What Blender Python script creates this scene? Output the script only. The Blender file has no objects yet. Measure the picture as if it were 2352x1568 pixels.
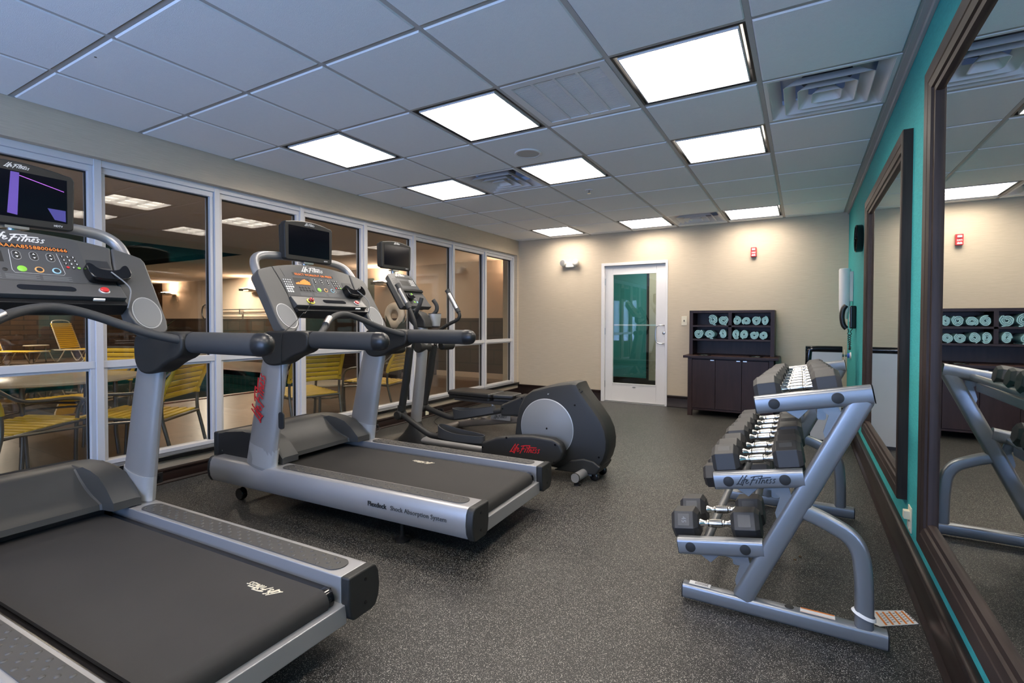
import bpy, bmesh, math, random
from mathutils import Vector, Matrix
random.seed(7)
PI = math.pi
sc = bpy.context.scene
C = bpy.data.collections.new('scene'); sc.collection.children.link(C)
R = math.radians

# ---------------------------------------------------------------- materials
def nt(name):
    m = bpy.data.materials.new(name); m.use_nodes = True
    t = m.node_tree; b = t.nodes['Principled BSDF']
    return m, t, b
def N(t, typ, **kw):
    n = t.nodes.new(typ)
    for k, v in kw.items(): setattr(n, k, v)
    return n
def col(c): return (c[0], c[1], c[2], 1.0)
def mat(name, c, rough=.5, metal=0., bump=0., bscale=200., var=0., vscale=8., spec=.5, coat=0., stretch=None):
    m, t, b = nt(name)
    b.inputs['Base Color'].default_value = col(c); b.inputs['Roughness'].default_value = rough
    b.inputs['Metallic'].default_value = metal; b.inputs['Specular IOR Level'].default_value = spec
    b.inputs['Coat Weight'].default_value = coat; b.inputs['Coat Roughness'].default_value = .08
    tc = N(t, 'ShaderNodeTexCoord'); mp = N(t, 'ShaderNodeMapping')
    t.links.new(tc.outputs['Object'], mp.inputs['Vector'])
    if stretch: mp.inputs['Scale'].default_value = stretch
    n = N(t, 'ShaderNodeTexNoise'); n.inputs['Scale'].default_value = vscale; n.inputs['Detail'].default_value = 4
    t.links.new(mp.outputs[0], n.inputs['Vector'])
    mr = N(t, 'ShaderNodeMapRange'); mr.inputs['To Min'].default_value = 1 - var; mr.inputs['To Max'].default_value = 1 + var
    t.links.new(n.outputs['Fac'], mr.inputs['Value'])
    mx = N(t, 'ShaderNodeMix', data_type='RGBA', blend_type='MULTIPLY'); mx.inputs['Factor'].default_value = 1
    mx.inputs[6].default_value = col(c); t.links.new(mr.outputs[0], mx.inputs[7]); t.links.new(mx.outputs[2], b.inputs['Base Color'])
    if bump:
        n2 = N(t, 'ShaderNodeTexNoise'); n2.inputs['Scale'].default_value = bscale; n2.inputs['Detail'].default_value = 3
        t.links.new(mp.outputs[0], n2.inputs['Vector'])
        bp = N(t, 'ShaderNodeBump'); bp.inputs['Strength'].default_value = bump; bp.inputs['Distance'].default_value = .002
        t.links.new(n2.outputs['Fac'], bp.inputs['Height']); t.links.new(bp.outputs[0], b.inputs['Normal'])
    return m
def emit(name, c, s):
    m, t, b = nt(name)
    b.inputs['Base Color'].default_value = col(c); b.inputs['Emission Color'].default_value = col(c); b.inputs['Emission Strength'].default_value = s
    return m
def paper(name, c, c2, axis, sx, bump=.25):
    """wall covering with fine irregular striations running along one direction"""
    m, t, b = nt(name)
    tc = N(t, 'ShaderNodeTexCoord'); mp = N(t, 'ShaderNodeMapping'); mp.inputs['Scale'].default_value = sx
    if axis: mp.inputs['Rotation'].default_value = axis
    t.links.new(tc.outputs['Object'], mp.inputs['Vector'])
    n = N(t, 'ShaderNodeTexNoise'); n.inputs['Scale'].default_value = 1; n.inputs['Detail'].default_value = 5; n.inputs['Roughness'].default_value = .7
    t.links.new(mp.outputs[0], n.inputs['Vector'])
    r = N(t, 'ShaderNodeValToRGB'); r.color_ramp.elements[0].position = .38; r.color_ramp.elements[1].position = .62
    r.color_ramp.elements[0].color = col(c2); r.color_ramp.elements[1].color = col(c)
    t.links.new(n.outputs['Fac'], r.inputs[0]); t.links.new(r.outputs[0], b.inputs['Base Color'])
    b.inputs['Roughness'].default_value = .75; b.inputs['Specular IOR Level'].default_value = .3
    bp = N(t, 'ShaderNodeBump'); bp.inputs['Strength'].default_value = bump; bp.inputs['Distance'].default_value = .002
    t.links.new(n.outputs['Fac'], bp.inputs['Height']); t.links.new(bp.outputs[0], b.inputs['Normal'])
    return m
def rubber_floor():
    m, t, b = nt('speckled_rubber')
    tc = N(t, 'ShaderNodeTexCoord')
    cols = []
    for sc_, th, pick in ((260, .34, .62), (430, .36, .66)):
        v = N(t, 'ShaderNodeTexVoronoi'); v.inputs['Scale'].default_value = sc_
        t.links.new(tc.outputs['Object'], v.inputs['Vector'])
        a = N(t, 'ShaderNodeMath', operation='LESS_THAN'); a.inputs[1].default_value = th; t.links.new(v.outputs['Distance'], a.inputs[0])
        s = N(t, 'ShaderNodeSeparateColor'); t.links.new(v.outputs['Color'], s.inputs[0])
        g = N(t, 'ShaderNodeMath', operation='GREATER_THAN'); g.inputs[1].default_value = pick; t.links.new(s.outputs[0], g.inputs[0])
        k = N(t, 'ShaderNodeMath', operation='MULTIPLY'); t.links.new(a.outputs[0], k.inputs[0]); t.links.new(g.outputs[0], k.inputs[1])
        k2 = N(t, 'ShaderNodeMath', operation='MULTIPLY'); t.links.new(k.outputs[0], k2.inputs[0]); t.links.new(s.outputs[1], k2.inputs[1])
        cols.append(k2)
    mx = N(t, 'ShaderNodeMath', operation='MAXIMUM'); t.links.new(cols[0].outputs[0], mx.inputs[0]); t.links.new(cols[1].outputs[0], mx.inputs[1])
    n = N(t, 'ShaderNodeTexNoise'); n.inputs['Scale'].default_value = 2.2; n.inputs['Detail'].default_value = 5; t.links.new(tc.outputs['Object'], n.inputs['Vector'])
    r0 = N(t, 'ShaderNodeValToRGB'); r0.color_ramp.elements[0].position = .3; r0.color_ramp.elements[0].color = (.0095, .009, .0085, 1)
    r0.color_ramp.elements[1].position = .7; r0.color_ramp.elements[1].color = (.019, .018, .0165, 1); t.links.new(n.outputs['Fac'], r0.inputs[0])
    m2 = N(t, 'ShaderNodeMix', data_type='RGBA'); t.links.new(mx.outputs[0], m2.inputs['Factor']); t.links.new(r0.outputs[0], m2.inputs[6])
    m2.inputs[7].default_value = (.62, .59, .52, 1); t.links.new(m2.outputs[2], b.inputs['Base Color'])
    b.inputs['Roughness'].default_value = .46; b.inputs['Specular IOR Level'].default_value = .4
    n3 = N(t, 'ShaderNodeTexNoise'); n3.inputs['Scale'].default_value = 180; n3.inputs['Detail'].default_value = 2; t.links.new(tc.outputs['Object'], n3.inputs['Vector'])
    bp = N(t, 'ShaderNodeBump'); bp.inputs['Strength'].default_value = .35; bp.inputs['Distance'].default_value = .003
    t.links.new(n3.outputs['Fac'], bp.inputs['Height']); t.links.new(bp.outputs[0], b.inputs['Normal'])
    return m
def glass(name, tint=(.93, .95, .94), f0=.045, haze=0.):
    m = bpy.data.materials.new(name); m.use_nodes = True; t = m.node_tree; t.nodes.clear()
    o = N(t, 'ShaderNodeOutputMaterial'); g = N(t, 'ShaderNodeNewGeometry')
    d = N(t, 'ShaderNodeVectorMath', operation='DOT_PRODUCT'); t.links.new(g.outputs['Incoming'], d.inputs[0]); t.links.new(g.outputs['Normal'], d.inputs[1])
    a = N(t, 'ShaderNodeMath', operation='ABSOLUTE'); t.links.new(d.outputs['Value'], a.inputs[0])
    s = N(t, 'ShaderNodeMath', operation='SUBTRACT'); s.inputs[0].default_value = 1; t.links.new(a.outputs[0], s.inputs[1])
    p = N(t, 'ShaderNodeMath', operation='POWER'); p.inputs[1].default_value = 5; t.links.new(s.outputs[0], p.inputs[0])
    k = N(t, 'ShaderNodeMath', operation='MULTIPLY_ADD'); k.inputs[1].default_value = 1 - f0; k.inputs[2].default_value = f0; t.links.new(p.outputs[0], k.inputs[0])
    tr = N(t, 'ShaderNodeBsdfTransparent'); tr.inputs[0].default_value = col(tint)
    gl = N(t, 'ShaderNodeBsdfGlossy'); gl.inputs['Roughness'].default_value = haze
    mx = N(t, 'ShaderNodeMixShader'); t.links.new(k.outputs[0], mx.inputs[0]); t.links.new(tr.outputs[0], mx.inputs[1]); t.links.new(gl.outputs[0], mx.inputs[2])
    t.links.new(mx.outputs[0], o.inputs[0])
    return m
def tiles(name, c1, c2, mortar, sx, sy, plane, rough=.35, mw=.012, offset=.5):
    """rectangular ceramic tiles, laid in the given plane"""
    m, t, b = nt(name)
    tc = N(t, 'ShaderNodeTexCoord'); sp = N(t, 'ShaderNodeSeparateXYZ'); cb = N(t, 'ShaderNodeCombineXYZ')
    t.links.new(tc.outputs['Object'], sp.inputs[0])
    t.links.new(sp.outputs['XYZ'.index(plane[0])], cb.inputs[0]); t.links.new(sp.outputs['XYZ'.index(plane[1])], cb.inputs[1])
    br = N(t, 'ShaderNodeTexBrick'); br.offset = offset
    br.inputs['Color1'].default_value = col(c1); br.inputs['Color2'].default_value = col(c2); br.inputs['Mortar'].default_value = col(mortar)
    br.inputs['Scale'].default_value = 1; br.inputs['Brick Width'].default_value = sx; br.inputs['Row Height'].default_value = sy; br.inputs['Mortar Size'].default_value = mw
    t.links.new(cb.outputs[0], br.inputs['Vector'])
    n = N(t, 'ShaderNodeTexNoise'); n.inputs['Scale'].default_value = 5; n.inputs['Detail'].default_value = 6; t.links.new(tc.outputs['Object'], n.inputs['Vector'])
    mr = N(t, 'ShaderNodeMapRange'); mr.inputs['To Min'].default_value = .72; mr.inputs['To Max'].default_value = 1.3; t.links.new(n.outputs['Fac'], mr.inputs['Value'])
    mx = N(t, 'ShaderNodeMix', data_type='RGBA', blend_type='MULTIPLY'); mx.inputs['Factor'].default_value = 1
    t.links.new(br.outputs['Color'], mx.inputs[6]); t.links.new(mr.outputs[0], mx.inputs[7]); t.links.new(mx.outputs[2], b.inputs['Base Color'])
    b.inputs['Roughness'].default_value = rough
    return m
def wood(name, c, c2, rough=.35, sx=(3, 3, 40), coat=.15):
    m, t, b = nt(name)
    tc = N(t, 'ShaderNodeTexCoord'); mp = N(t, 'ShaderNodeMapping'); mp.inputs['Scale'].default_value = sx
    t.links.new(tc.outputs['Object'], mp.inputs['Vector'])
    n = N(t, 'ShaderNodeTexNoise'); n.inputs['Scale'].default_value = 1.5; n.inputs['Detail'].default_value = 8; t.links.new(mp.outputs[0], n.inputs['Vector'])
    r = N(t, 'ShaderNodeValToRGB'); r.color_ramp.elements[0].position = .3; r.color_ramp.elements[0].color = col(c2); r.color_ramp.elements[1].position = .7; r.color_ramp.elements[1].color = col(c)
    t.links.new(n.outputs['Fac'], r.inputs[0]); t.links.new(r.outputs[0], b.inputs['Base Color'])
    b.inputs['Roughness'].default_value = rough; b.inputs['Specular IOR Level'].default_value = .28; b.inputs['Coat Weight'].default_value = coat; b.inputs['Coat Roughness'].default_value = .2
    return m

M = dict(
 ceiling=mat('ceiling_tile', (.84, .84, .85), .9, bump=.5, bscale=380, var=.03, vscale=60),
 grid=mat('ceiling_grid_paint', (.45, .43, .41), .6),
 beige=paper('beige_wallcovering', (.60, .505, .385), (.52, .435, .325), None, (7, 7, 330)),
 teal=paper('teal_wallcovering', (.045, .40, .405), (.036, .32, .33), (R(28), 0, 0), (30, 30, 210), .5),
 darkwood=wood('espresso_trim', (.020, .010, .008), (.010, .005, .004), coat=.03),
 cabwood=wood('espresso_cabinet', (.040, .019, .015), (.024, .011, .009), .42, (18, 18, 2.2), .0),
 mirrorwood=wood('espresso_mirror_frame', (.038, .025, .021), (.017, .010, .008), .5, (30, 2, 2), .0),
 floor=rubber_floor(),
 white=mat('white_paint', (.74, .72, .72), .4),
 whiteframe=mat('white_window_metal', (.62, .61, .62), .38),
 offwhite=mat('off_white_plastic', (.72, .70, .64), .4),
 ivory=mat('ivory_plastic', (.72, .66, .50), .4),
 black=mat('black_plastic', (.012, .012, .013), .35),
 gloss=mat('gloss_black', (.006, .006, .007), .08),
 granite=mat('black_sill_stone', (.012, .012, .012), .07, var=.5, vscale=90),
 silver=mat('silver_paint', (.36, .355, .36), .36, .5, bump=.05, bscale=700),
 silverl=mat('light_silver_paint', (.46, .465, .475), .33, .45),
 rackm=mat('silver_rack_paint', (.235, .245, .26), .28, .6, bump=.12, bscale=900),
 chrome=mat('chrome', (.50, .485, .45), .17, 1.),
 steel=mat('brushed_steel', (.55, .55, .55), .3, 1.),
 char=mat('charcoal_plastic', (.019, .0187, .018), .5, spec=.4, bump=.15, bscale=900),
 char2=mat('charcoal_hood_plastic', (.045, .045, .044), .42, spec=.4, bump=.1, bscale=900),
 foam=mat('grey_rubber_grip', (.040, .041, .043), .6, spec=.35, bump=.3, bscale=1200),
 belt=mat('running_belt', (.020, .0178, .0165), .72, bump=.6, bscale=1300, var=.25, vscale=5),
 pad=mat('grey_tread_rubber', (.048, .046, .044), .5),
 deck=mat('dark_deck', (.010, .009, .009), .25),
 rubber=mat('black_hex_rubber', (.030, .029, .029), .52, bump=.15, bscale=600),
 vinyl=mat('black_vinyl', (.017, .0165, .016), .42, bump=.2, bscale=300),
 red=mat('red_ink', (.52, .015, .022), .4),
 redp=mat('red_plastic', (.62, .03, .03), .3, coat=.3),
 yel=mat('yellow_vinyl_strap', (.78, .52, .045), .42),
 yelr=mat('yellow_ring', (.75, .65, .05), .4),
 ink=mat('black_ink', (.008, .008, .008), .5),
 wink=mat('white_ink', (.72, .72, .72), .5),
 cream=mat('cream_ink', (.56, .50, .38), .7),
 towel=mat('aqua_towel', (.42, .68, .68), .95, bump=1., bscale=500, var=.15, vscale=60),
 frame=mat('patio_frame_metal', (.20, .19, .17), .32, .7),
 tabletop=mat('pale_table_top', (.52, .46, .37), .25, var=.1),
 fascia=mat('console_grey', (.075, .075, .076), .42, bump=.08, bscale=800),
 overlay=mat('console_overlay', (.066, .068, .073), .38),
 darkoverlay=mat('dark_console_overlay', (.030, .032, .036), .35),
 darkfascia=mat('dark_console_grey', (.030, .030, .031), .45, bump=.08, bscale=800),
 led=emit('amber_led', (1., .22, .025), .9),
 greenled=emit('green_button_glow', (.25, .8, .05), .5),
 blueled=emit('blue_button_glow', (.1, .3, .9), .5),
 greenp=mat('green_plastic', (.25, .62, .06), .4), orangep=mat('orange_ring_plastic', (.75, .38, .12), .4), bluep=mat('pale_blue_ring_plastic', (.28, .52, .66), .4),
 screen=mat('lcd_screen', (.004, .004, .007), .1, spec=.25),
 screenon=mat('purple_screen', (.012, .010, .02), .06, coat=.5),
 oval=mat('grey_oval_plastic', (.17, .175, .185), .42),
 stucco=mat('beige_stucco', (.68, .56, .45), .9, bump=1., bscale=90, var=.12, vscale=35),
 stuccow=mat('beige_pool_wall', (.55, .44, .34), .9, bump=.5, bscale=90, var=.05),
 brown=tiles('brown_wall_tile', (.060, .038, .026), (.040, .026, .019), (.018, .013, .010), .6, .3, 'XZ', .3),
 brownx=tiles('brown_wall_tile_end', (.075, .040, .022), (.040, .024, .015), (.018, .013, .010), .6, .15, 'YZ', .35),
 deckt=tiles('tan_deck_tile', (.155, .112, .080), (.13, .094, .067), (.085, .06, .043), .62, .62, 'XY', .32, .006, 0),
 brick=tiles('red_coping_brick', (.16, .040, .022), (.11, .03, .018), (.18, .14, .1), .2, .3, 'YX', .4, .012, 0),
 brickx=tiles('red_coping_brick_long', (.16, .040, .022), (.11, .03, .018), (.18, .14, .1), .2, .3, 'XY', .4, .012, 0),
 pooltile=tiles('teal_pool_tile', (.03, .17, .155), (.022, .13, .125), (.10, .20, .18), .16, .16, 'XZ', .15, .012, 0),
 water=mat('pool_water', (.006, .048, .045), .03, spec=.9, bump=.25, bscale=5),
 coffer=mat('green_coffer_paint', (.055, .085, .075), .7),
 tealw=mat('teal_paint', (.07, .36, .37), .6),
 leaf=mat('dark_green_leaf', (.020, .055, .022), .4),
 pot=mat('dark_plant_pot', (.03, .026, .024), .4),
 glass=glass('window_glass', (.93, .94, .92), .055), doorglass=glass('door_glass', (.80, .90, .88), .085),
 plate=mat('rubber_number_plate', (.055, .055, .055), .4, .0), orange=mat('orange_ink', (.70, .20, .03), .5), wpaper=mat('white_label_paper', (.72, .71, .69), .6),
 cool=mat('grey_cooler_panel', (.40, .40, .41), .4, var=.03), blueplastic=mat('blue_plastic', (.05, .15, .6), .4), crumb=mat('brown_crumb', (.12, .07, .03), .9),
)
def mirror_mat():
    m, t, b = nt('silvered_mirror'); b.inputs['Base Color'].default_value = (.84, .86, .84, 1); b.inputs['Metallic'].default_value = 1; b.inputs['Roughness'].default_value = .012
    return m
M['mirror'] = mirror_mat()

# ---------------------------------------------------------------- mesh helpers
class MB:
    def __init__(s): s.b = bmesh.new()
    def box(s, x0, x1, y0, y1, z0, z1, mtx=None):
        r = bmesh.ops.create_cube(s.b, size=1); vs = r['verts']
        for v in vs:
            v.co = Vector(((x0+x1)/2+v.co.x*(x1-x0), (y0+y1)/2+v.co.y*(y1-y0), (z0+z1)/2+v.co.z*(z1-z0)))
            if mtx: v.co = mtx @ v.co
        return s
    def prism(s, pts, a, b, plane='xz', mtx=None):
        """extrude a closed outline lying in 'xz', 'yz' or 'xy' along the remaining axis from a to b"""
        def P(p, d):
            v = {'xz': Vector((p[0], d, p[1])), 'yz': Vector((d, p[0], p[1])), 'xy': Vector((p[0], p[1], d))}[plane]
            return mtx @ v if mtx else v
        A = [s.b.verts.new(P(p, a)) for p in pts]; B = [s.b.verts.new(P(p, b)) for p in pts]; n = len(pts)
        s.b.faces.new(A); s.b.faces.new(B[::-1])
        for i in range(n): s.b.faces.new((A[i], B[i], B[(i+1) % n], A[(i+1) % n]))
        return s
    def loft(s, rings, caps=True, close=True):
        rs = [[s.b.verts.new(Vector(p)) for p in r] for r in rings]; n = len(rs[0])
        for A, B in zip(rs, rs[1:]):
            for i in range(n if close else n-1): s.b.faces.new((A[i], A[(i+1) % n], B[(i+1) % n], B[i]))
        if caps: s.b.faces.new(rs[0][::-1]); s.b.faces.new(rs[-1])
        return s
    def tube(s, pts, r, seg=12, r2=None, up=None, smooth=0, caps=True, closed=False):
        """swept tube; r may be a list; r2 = other half-axis for flattened tubes"""
        pts = [Vector(p) for p in pts]
        for _ in range(smooth): pts = chaikin(pts, closed)
        n = len(pts); rr = r if isinstance(r, (list, tuple)) else [r]*n
        if len(rr) != n: rr = [rr[min(len(rr)-1, int(i*len(rr)/n))] for i in range(n)]
        k = (r2/rr[0]) if r2 else 1
        T = []
        for i in range(n):
            a = pts[(i-1) % n] if (closed or i > 0) else pts[i]; b = pts[(i+1) % n] if (closed or i < n-1) else pts[i]
            T.append((b-a).normalized())
        u = Vector(up) if up else (Vector((0, 0, 1)) if abs(T[0].z) < .9 else Vector((0, 1, 0)))
        u = (u - T[0]*u.dot(T[0])).normalized(); rings = []
        for i in range(n):
            u = (u - T[i]*u.dot(T[i])).normalized(); w = T[i].cross(u)
            rings.append([pts[i] + u*math.cos(2*PI*j/seg)*rr[i] + w*math.sin(2*PI*j/seg)*rr[i]*k for j in range(seg)])
        if closed: rings.append(rings[0])
        return s.loft(rings, caps and not closed)
    def lathe(s, prof, seg=24, mtx=None, caps=True):
        """prof: (radius, height) pairs about local z"""
        rings = []
        for r, h in prof:
            ring = [Vector((r*math.cos(2*PI*j/seg), r*math.sin(2*PI*j/seg), h)) for j in range(seg)]
            rings.append([mtx @ v if mtx else v for v in ring])
        return s.loft(rings, caps)
    def sqring(s, x0, x1, y0, y1, w, z0, z1):
        o = [(x0, y0), (x1, y0), (x1, y1), (x0, y1)]; i = [(x0+w, y0+w), (x1-w, y0+w), (x1-w, y1-w), (x0+w, y1-w)]
        rg = [[(p[0], p[1], z0), (p[0], p[1], z1), (q[0], q[1], z1), (q[0], q[1], z0)] for p, q in zip(o, i)]
        return s.loft(rg+[rg[0]], caps=False)
    def cyl(s, p, q, r, seg=16): return s.tube([p, q], r, seg)
    def ball(s, c, r, sx=1, sy=1, sz=1, u=12, v=8):
        rr = bmesh.ops.create_uvsphere(s.b, u_segments=u, v_segments=v, radius=r)
        for w in rr['verts']: w.co = Vector((c[0]+w.co.x*sx, c[1]+w.co.y*sy, c[2]+w.co.z*sz))
        return s
def chaikin(p, closed=False):
    o = [] if closed else [p[0]]; n = len(p)
    for i in range(n if closed else n-1):
        a, b = p[i], p[(i+1) % n]
        if closed or i > 0: o.append(a*.75+b*.25)
        if closed or i < n-2: o.append(a*.25+b*.75)
    if not closed: o.append(p[-1])
    return o
def round2(pts, it=2):
    p = [Vector((a[0], a[1])) for a in pts]
    for _ in range(it): p = chaikin(p, True)
    return [(v.x, v.y) for v in p]
def rrect(x0, x1, y0, y1, r, n=5):
    o = []
    for cx, cy, a in ((x1-r, y1-r, 0), (x0+r, y1-r, 90), (x0+r, y0+r, 180), (x1-r, y0+r, 270)):
        for i in range(n+1):
            t = R(a+90*i/n); o.append((cx+r*math.cos(t), cy+r*math.sin(t)))
    return o
def obj(name, mb, m, parent=None, bevel=0., seg=2, ang=38, label=None):
    me = bpy.data.meshes.new(name)
    bmesh.ops.recalc_face_normals(mb.b, faces=mb.b.faces[:]); mb.b.to_mesh(me); mb.b.free()
    for q in (m if isinstance(m, (list, tuple)) else [m]): me.materials.append(q)
    me.shade_smooth(); me.set_sharp_from_angle(angle=R(ang))
    o = bpy.data.objects.new(name, me); C.objects.link(o)
    if parent is not None: o.parent = parent
    if bevel:
        md = o.modifiers.new('bevel', 'BEVEL'); md.width = bevel; md.segments = seg; md.limit_method = 'ANGLE'; md.angle_limit = R(ang); md.harden_normals = True
    if label: o['label'] = label
    return o
def tag(o, label, cat, group=None):
    o['label'] = label; o['category'] = cat
    if group: o['group'] = group
    return o
def thing(name, label, cat, loc=(0, 0, 0), rot=(0, 0, 0), group=None):
    o = bpy.data.objects.new(name, None); C.objects.link(o); o.location = loc; o.rotation_euler = rot; o.empty_display_size = .1
    return tag(o, label, cat, group)
def struct(name, mb, m, parent=None, **k):
    o = obj(name, mb, m, parent, **k)
    if parent is None: o['kind'] = 'structure'
    return o
def copy_tree(o, parent=None):
    c = o.copy(); C.objects.link(c)
    if parent is not None: c.parent = parent
    for ch in list(o.children): copy_tree(ch, c)
    return c
def text(name, s, size, m, parent, mtx, shear=0., ext=.0006, align='CENTER', off=0., label=None):
    cu = bpy.data.curves.new(name, 'FONT'); cu.body = s; cu.size = size; cu.extrude = ext; cu.align_x = align; cu.align_y = 'CENTER'; cu.shear = shear; cu.offset = off; cu.resolution_u = 2
    t = bpy.data.objects.new('t', cu); C.objects.link(t); bpy.context.view_layer.update()
    me = bpy.data.meshes.new_from_object(t.evaluated_get(bpy.context.evaluated_depsgraph_get()))
    bpy.data.objects.remove(t); me.name = name; me.transform(mtx); me.materials.clear(); me.materials.append(m)
    o = bpy.data.objects.new(name, me); C.objects.link(o)
    if parent is not None: o.parent = parent
    if label: o['label'] = label
    return o
SCRIPT = [[(.60, 1.02), (.33, .62), (.02, .08)], [(-.12, -.02), (.1, .07), (.40, -.02), (.62, -.08)], [(.62, .52), (.46, .08)], [(.70, .74), (.72, .77)],
 [(1.12, .98), (1.0, 1.02), (.88, .72), (.62, -.16)], [(.70, .52), (1.08, .56)], [(1.02, .26), (1.26, .40), (1.26, .54), (1.12, .52), (1.0, .28), (1.06, .08), (1.24, .08), (1.40, .24)],
 [(2.04, .84), (1.86, .5), (1.58, -.12)], [(1.60, .78), (2.1, .90), (3.02, .93)], [(1.72, .44), (2.2, .50)], [(2.44, .50), (2.30, .08)], [(2.52, .70), (2.54, .73)],
 [(2.98, .84), (2.78, .4), (2.66, .06)], [(2.62, .60), (3.3, .70), (4.05, .72)], [(3.12, .48), (2.96, .06)], [(3.02, .26), (3.3, .48), (3.36, .38), (3.26, .08), (3.44, .12)],
 [(3.52, .26), (3.76, .38), (3.78, .52), (3.64, .50), (3.52, .26), (3.58, .08), (3.76, .10)], [(4.22, .50), (4.06, .52), (3.98, .40), (4.14, .26), (4.12, .10), (3.90, .06)],
 [(4.66, .50), (4.50, .52), (4.42, .40), (4.58, .26), (4.56, .10), (4.34, .06)]]
def script_logo(name, w, m, parent, mtx, thick=.11, label=None):
    """hand-lettered script 'Life Fitness' built as flat pen strokes; w = overall width"""
    k = w/4.8; mb = MB()
    for z, st in enumerate(SCRIPT):
        p = [Vector((a*.96+.28*b-2.35, b*1.08-.4, 0)) for a, b in st]
        if len(p) > 2: p = chaikin(p)
        h = thick/2*(.8 if len(st) > 4 else 1)
        L, Rr = [], []
        for i, q in enumerate(p):
            a = p[max(i-1, 0)]; b = p[min(i+1, len(p)-1)]; t = (b-a).normalized(); nrm = Vector((-t.y, t.x, 0))
            e = (-t*h*.6 if i == 0 else t*h*.6 if i == len(p)-1 else Vector((0, 0, 0)))
            L.append(q+nrm*h+e); Rr.append(q-nrm*h+e)
        zz = .0006 + z*.00002
        rings = [[mtx @ (Vector((l.x*k, l.y*k, -.0004))), mtx @ Vector((r.x*k, r.y*k, -.0004)), mtx @ Vector((r.x*k, r.y*k, zz)), mtx @ Vector((l.x*k, l.y*k, zz))] for l, r in zip(L, Rr)]
        mb.loft(rings)
    return obj(name, mb, m, parent, label=label)
def frame3(o, x, y):
    """matrix whose x and y axes follow the given directions (z = outward normal), placed at o"""
    x = Vector(x).normalized(); y = Vector(y); y = (y-x*y.dot(x)).normalized(); z = x.cross(y)
    return Matrix(((x.x, y.x, z.x, o[0]), (x.y, y.y, z.y, o[1]), (x.z, y.z, z.z, o[2]), (0, 0, 0, 1)))

# ---------------------------------------------------------------- camera (pose solved from the ceiling grid)
W0, H0, FPX = 2352, 1568, 1140.0164
def camera():
    yaw, pitch, roll = .512489147, -.0195384462, .0025148951
    f = Vector((-math.sin(yaw)*math.cos(pitch), math.cos(yaw)*math.cos(pitch), math.sin(pitch)))
    r = Vector((math.cos(yaw), math.sin(yaw), 0)); u = r.cross(f)
    r2 = r*math.cos(roll)+u*math.sin(roll); u2 = -r*math.sin(roll)+u*math.cos(roll)
    cd = bpy.data.cameras.new('camera'); cam = bpy.data.objects.new('camera', cd); C.objects.link(cam)
    cd.sensor_width = 36; cd.sensor_fit = 'HORIZONTAL'; cd.lens = FPX/W0*36; cd.shift_x = -27.4679/W0; cd.shift_y = -23.187/W0; cd.clip_start = .02; cd.clip_end = 200
    o = Vector((.22502505, -2.38824411, 1.19113748))
    cam.matrix_world = Matrix(((r2.x, u2.x, -f.x, o.x), (r2.y, u2.y, -f.y, o.y), (r2.z, u2.z, -f.z, o.z), (0, 0, 0, 1)))
    sc.camera = cam
camera()
H = 2.513; WL = -3.867; WR = .688; BY = 4.697; FY = -4.6; G = .65026
XG = -3.97   # glazing plane of the window wall

# ================================================================ the room
struct('floor', MB().box(WL-.12, WR+.1, FY-.1, BY+.1, -.1, 0), M['floor'])
# walls
struct('wall_back', MB().box(WL-.3, -2.425, BY, BY+.12, 0, H+.3).box(-1.44, WR+.1, BY, BY+.12, 0, H+.3).box(-2.425, -1.44, BY, BY+.12, 2.065, H+.3), M['beige'])
struct('wall_right', MB().box(WR, WR+.12, FY-.1, BY, 0, H+.3), M['teal'])
struct('wall_left', MB().box(WL-.17, WL, FY-.1, BY, 2.275, H+.3).box(WL-.17, WL, 4.655, BY, 0, 2.275).box(WL-.17, WL, FY-.1, 4.655, 0, .165).box(WL-.17, WL, FY-.1, -3.2, .165, 2.275), M['beige'])
# wall behind the camera, with a wide window to the evening sky
fw = MB().box(WL-.17, -3.4, FY-.12, FY, 0, H+.3).box(.2, WR+.12, FY-.12, FY, 0, H+.3).box(-3.4, .2, FY-.12, FY, 2.1, H+.3).box(-3.4, .2, FY-.12, FY, 0, .5)
struct('wall_front', fw, M['teal'])
wf = MB()
for x in (-3.4, -2.23, -1.03, .15): wf.box(x, x+.05, FY-.09, FY-.03, .5, 2.1)
wf.box(-3.4, .2, FY-.09, FY-.03, .5, .56).box(-3.4, .2, FY-.09, FY-.03, 2.04, 2.1)
w9 = struct('window_9', wf, M['whiteframe'], bevel=.003)
struct('glass_pane', MB().box(-3.38, .18, FY-.065, FY-.057, .55, 2.05), M['glass'], w9)

# ceiling: exposed grid with drop-in tiles
XI = [-5.947*G]+[i*G for i in range(-5, 1)]+[.645]
YJ = [FY-.0]+[j*G for j in range(-7, 8)]+[BY]
special = {(-1, 0), (-1, 2), (-1, 6), (-3, 0), (-5, 0), (-5, 2), (-3, 2), (-5, 6), (-3, 6), (-2, 0), (-4, 2), (-2, 6), (0, 1), (-1, -5), (-3, -5), (-5, -5), (-3, -3), (-1, -3)}
tl = MB(); g = MB()
def shrink(a, b, d): return a+d, b-d
for a in range(len(XI)-1):
    for b in range(len(YJ)-1):
        key = (a-6, b-8)
        if key in special: continue
        x0, x1, y0, y1 = XI[a]+.013, XI[a+1]-.013, YJ[b]+.013, YJ[b+1]-.013
        if y1-y0 < .02: continue
        e = .006
        tl.loft([[(x0, y0, H+.02), (x1, y0, H+.02), (x1, y1, H+.02), (x0, y1, H+.02)], [(x0, y0, H+.001), (x1, y0, H+.001), (x1, y1, H+.001), (x0, y1, H+.001)],
                 [(x0+e, y0+e, H-.006), (x1-e, y0+e, H-.006), (x1-e, y1-e, H-.006), (x0+e, y1-e, H-.006)]])
for y in YJ[1:-1]: g.box(WL, WR, y-.012, y+.012, H, H+.008)
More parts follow.
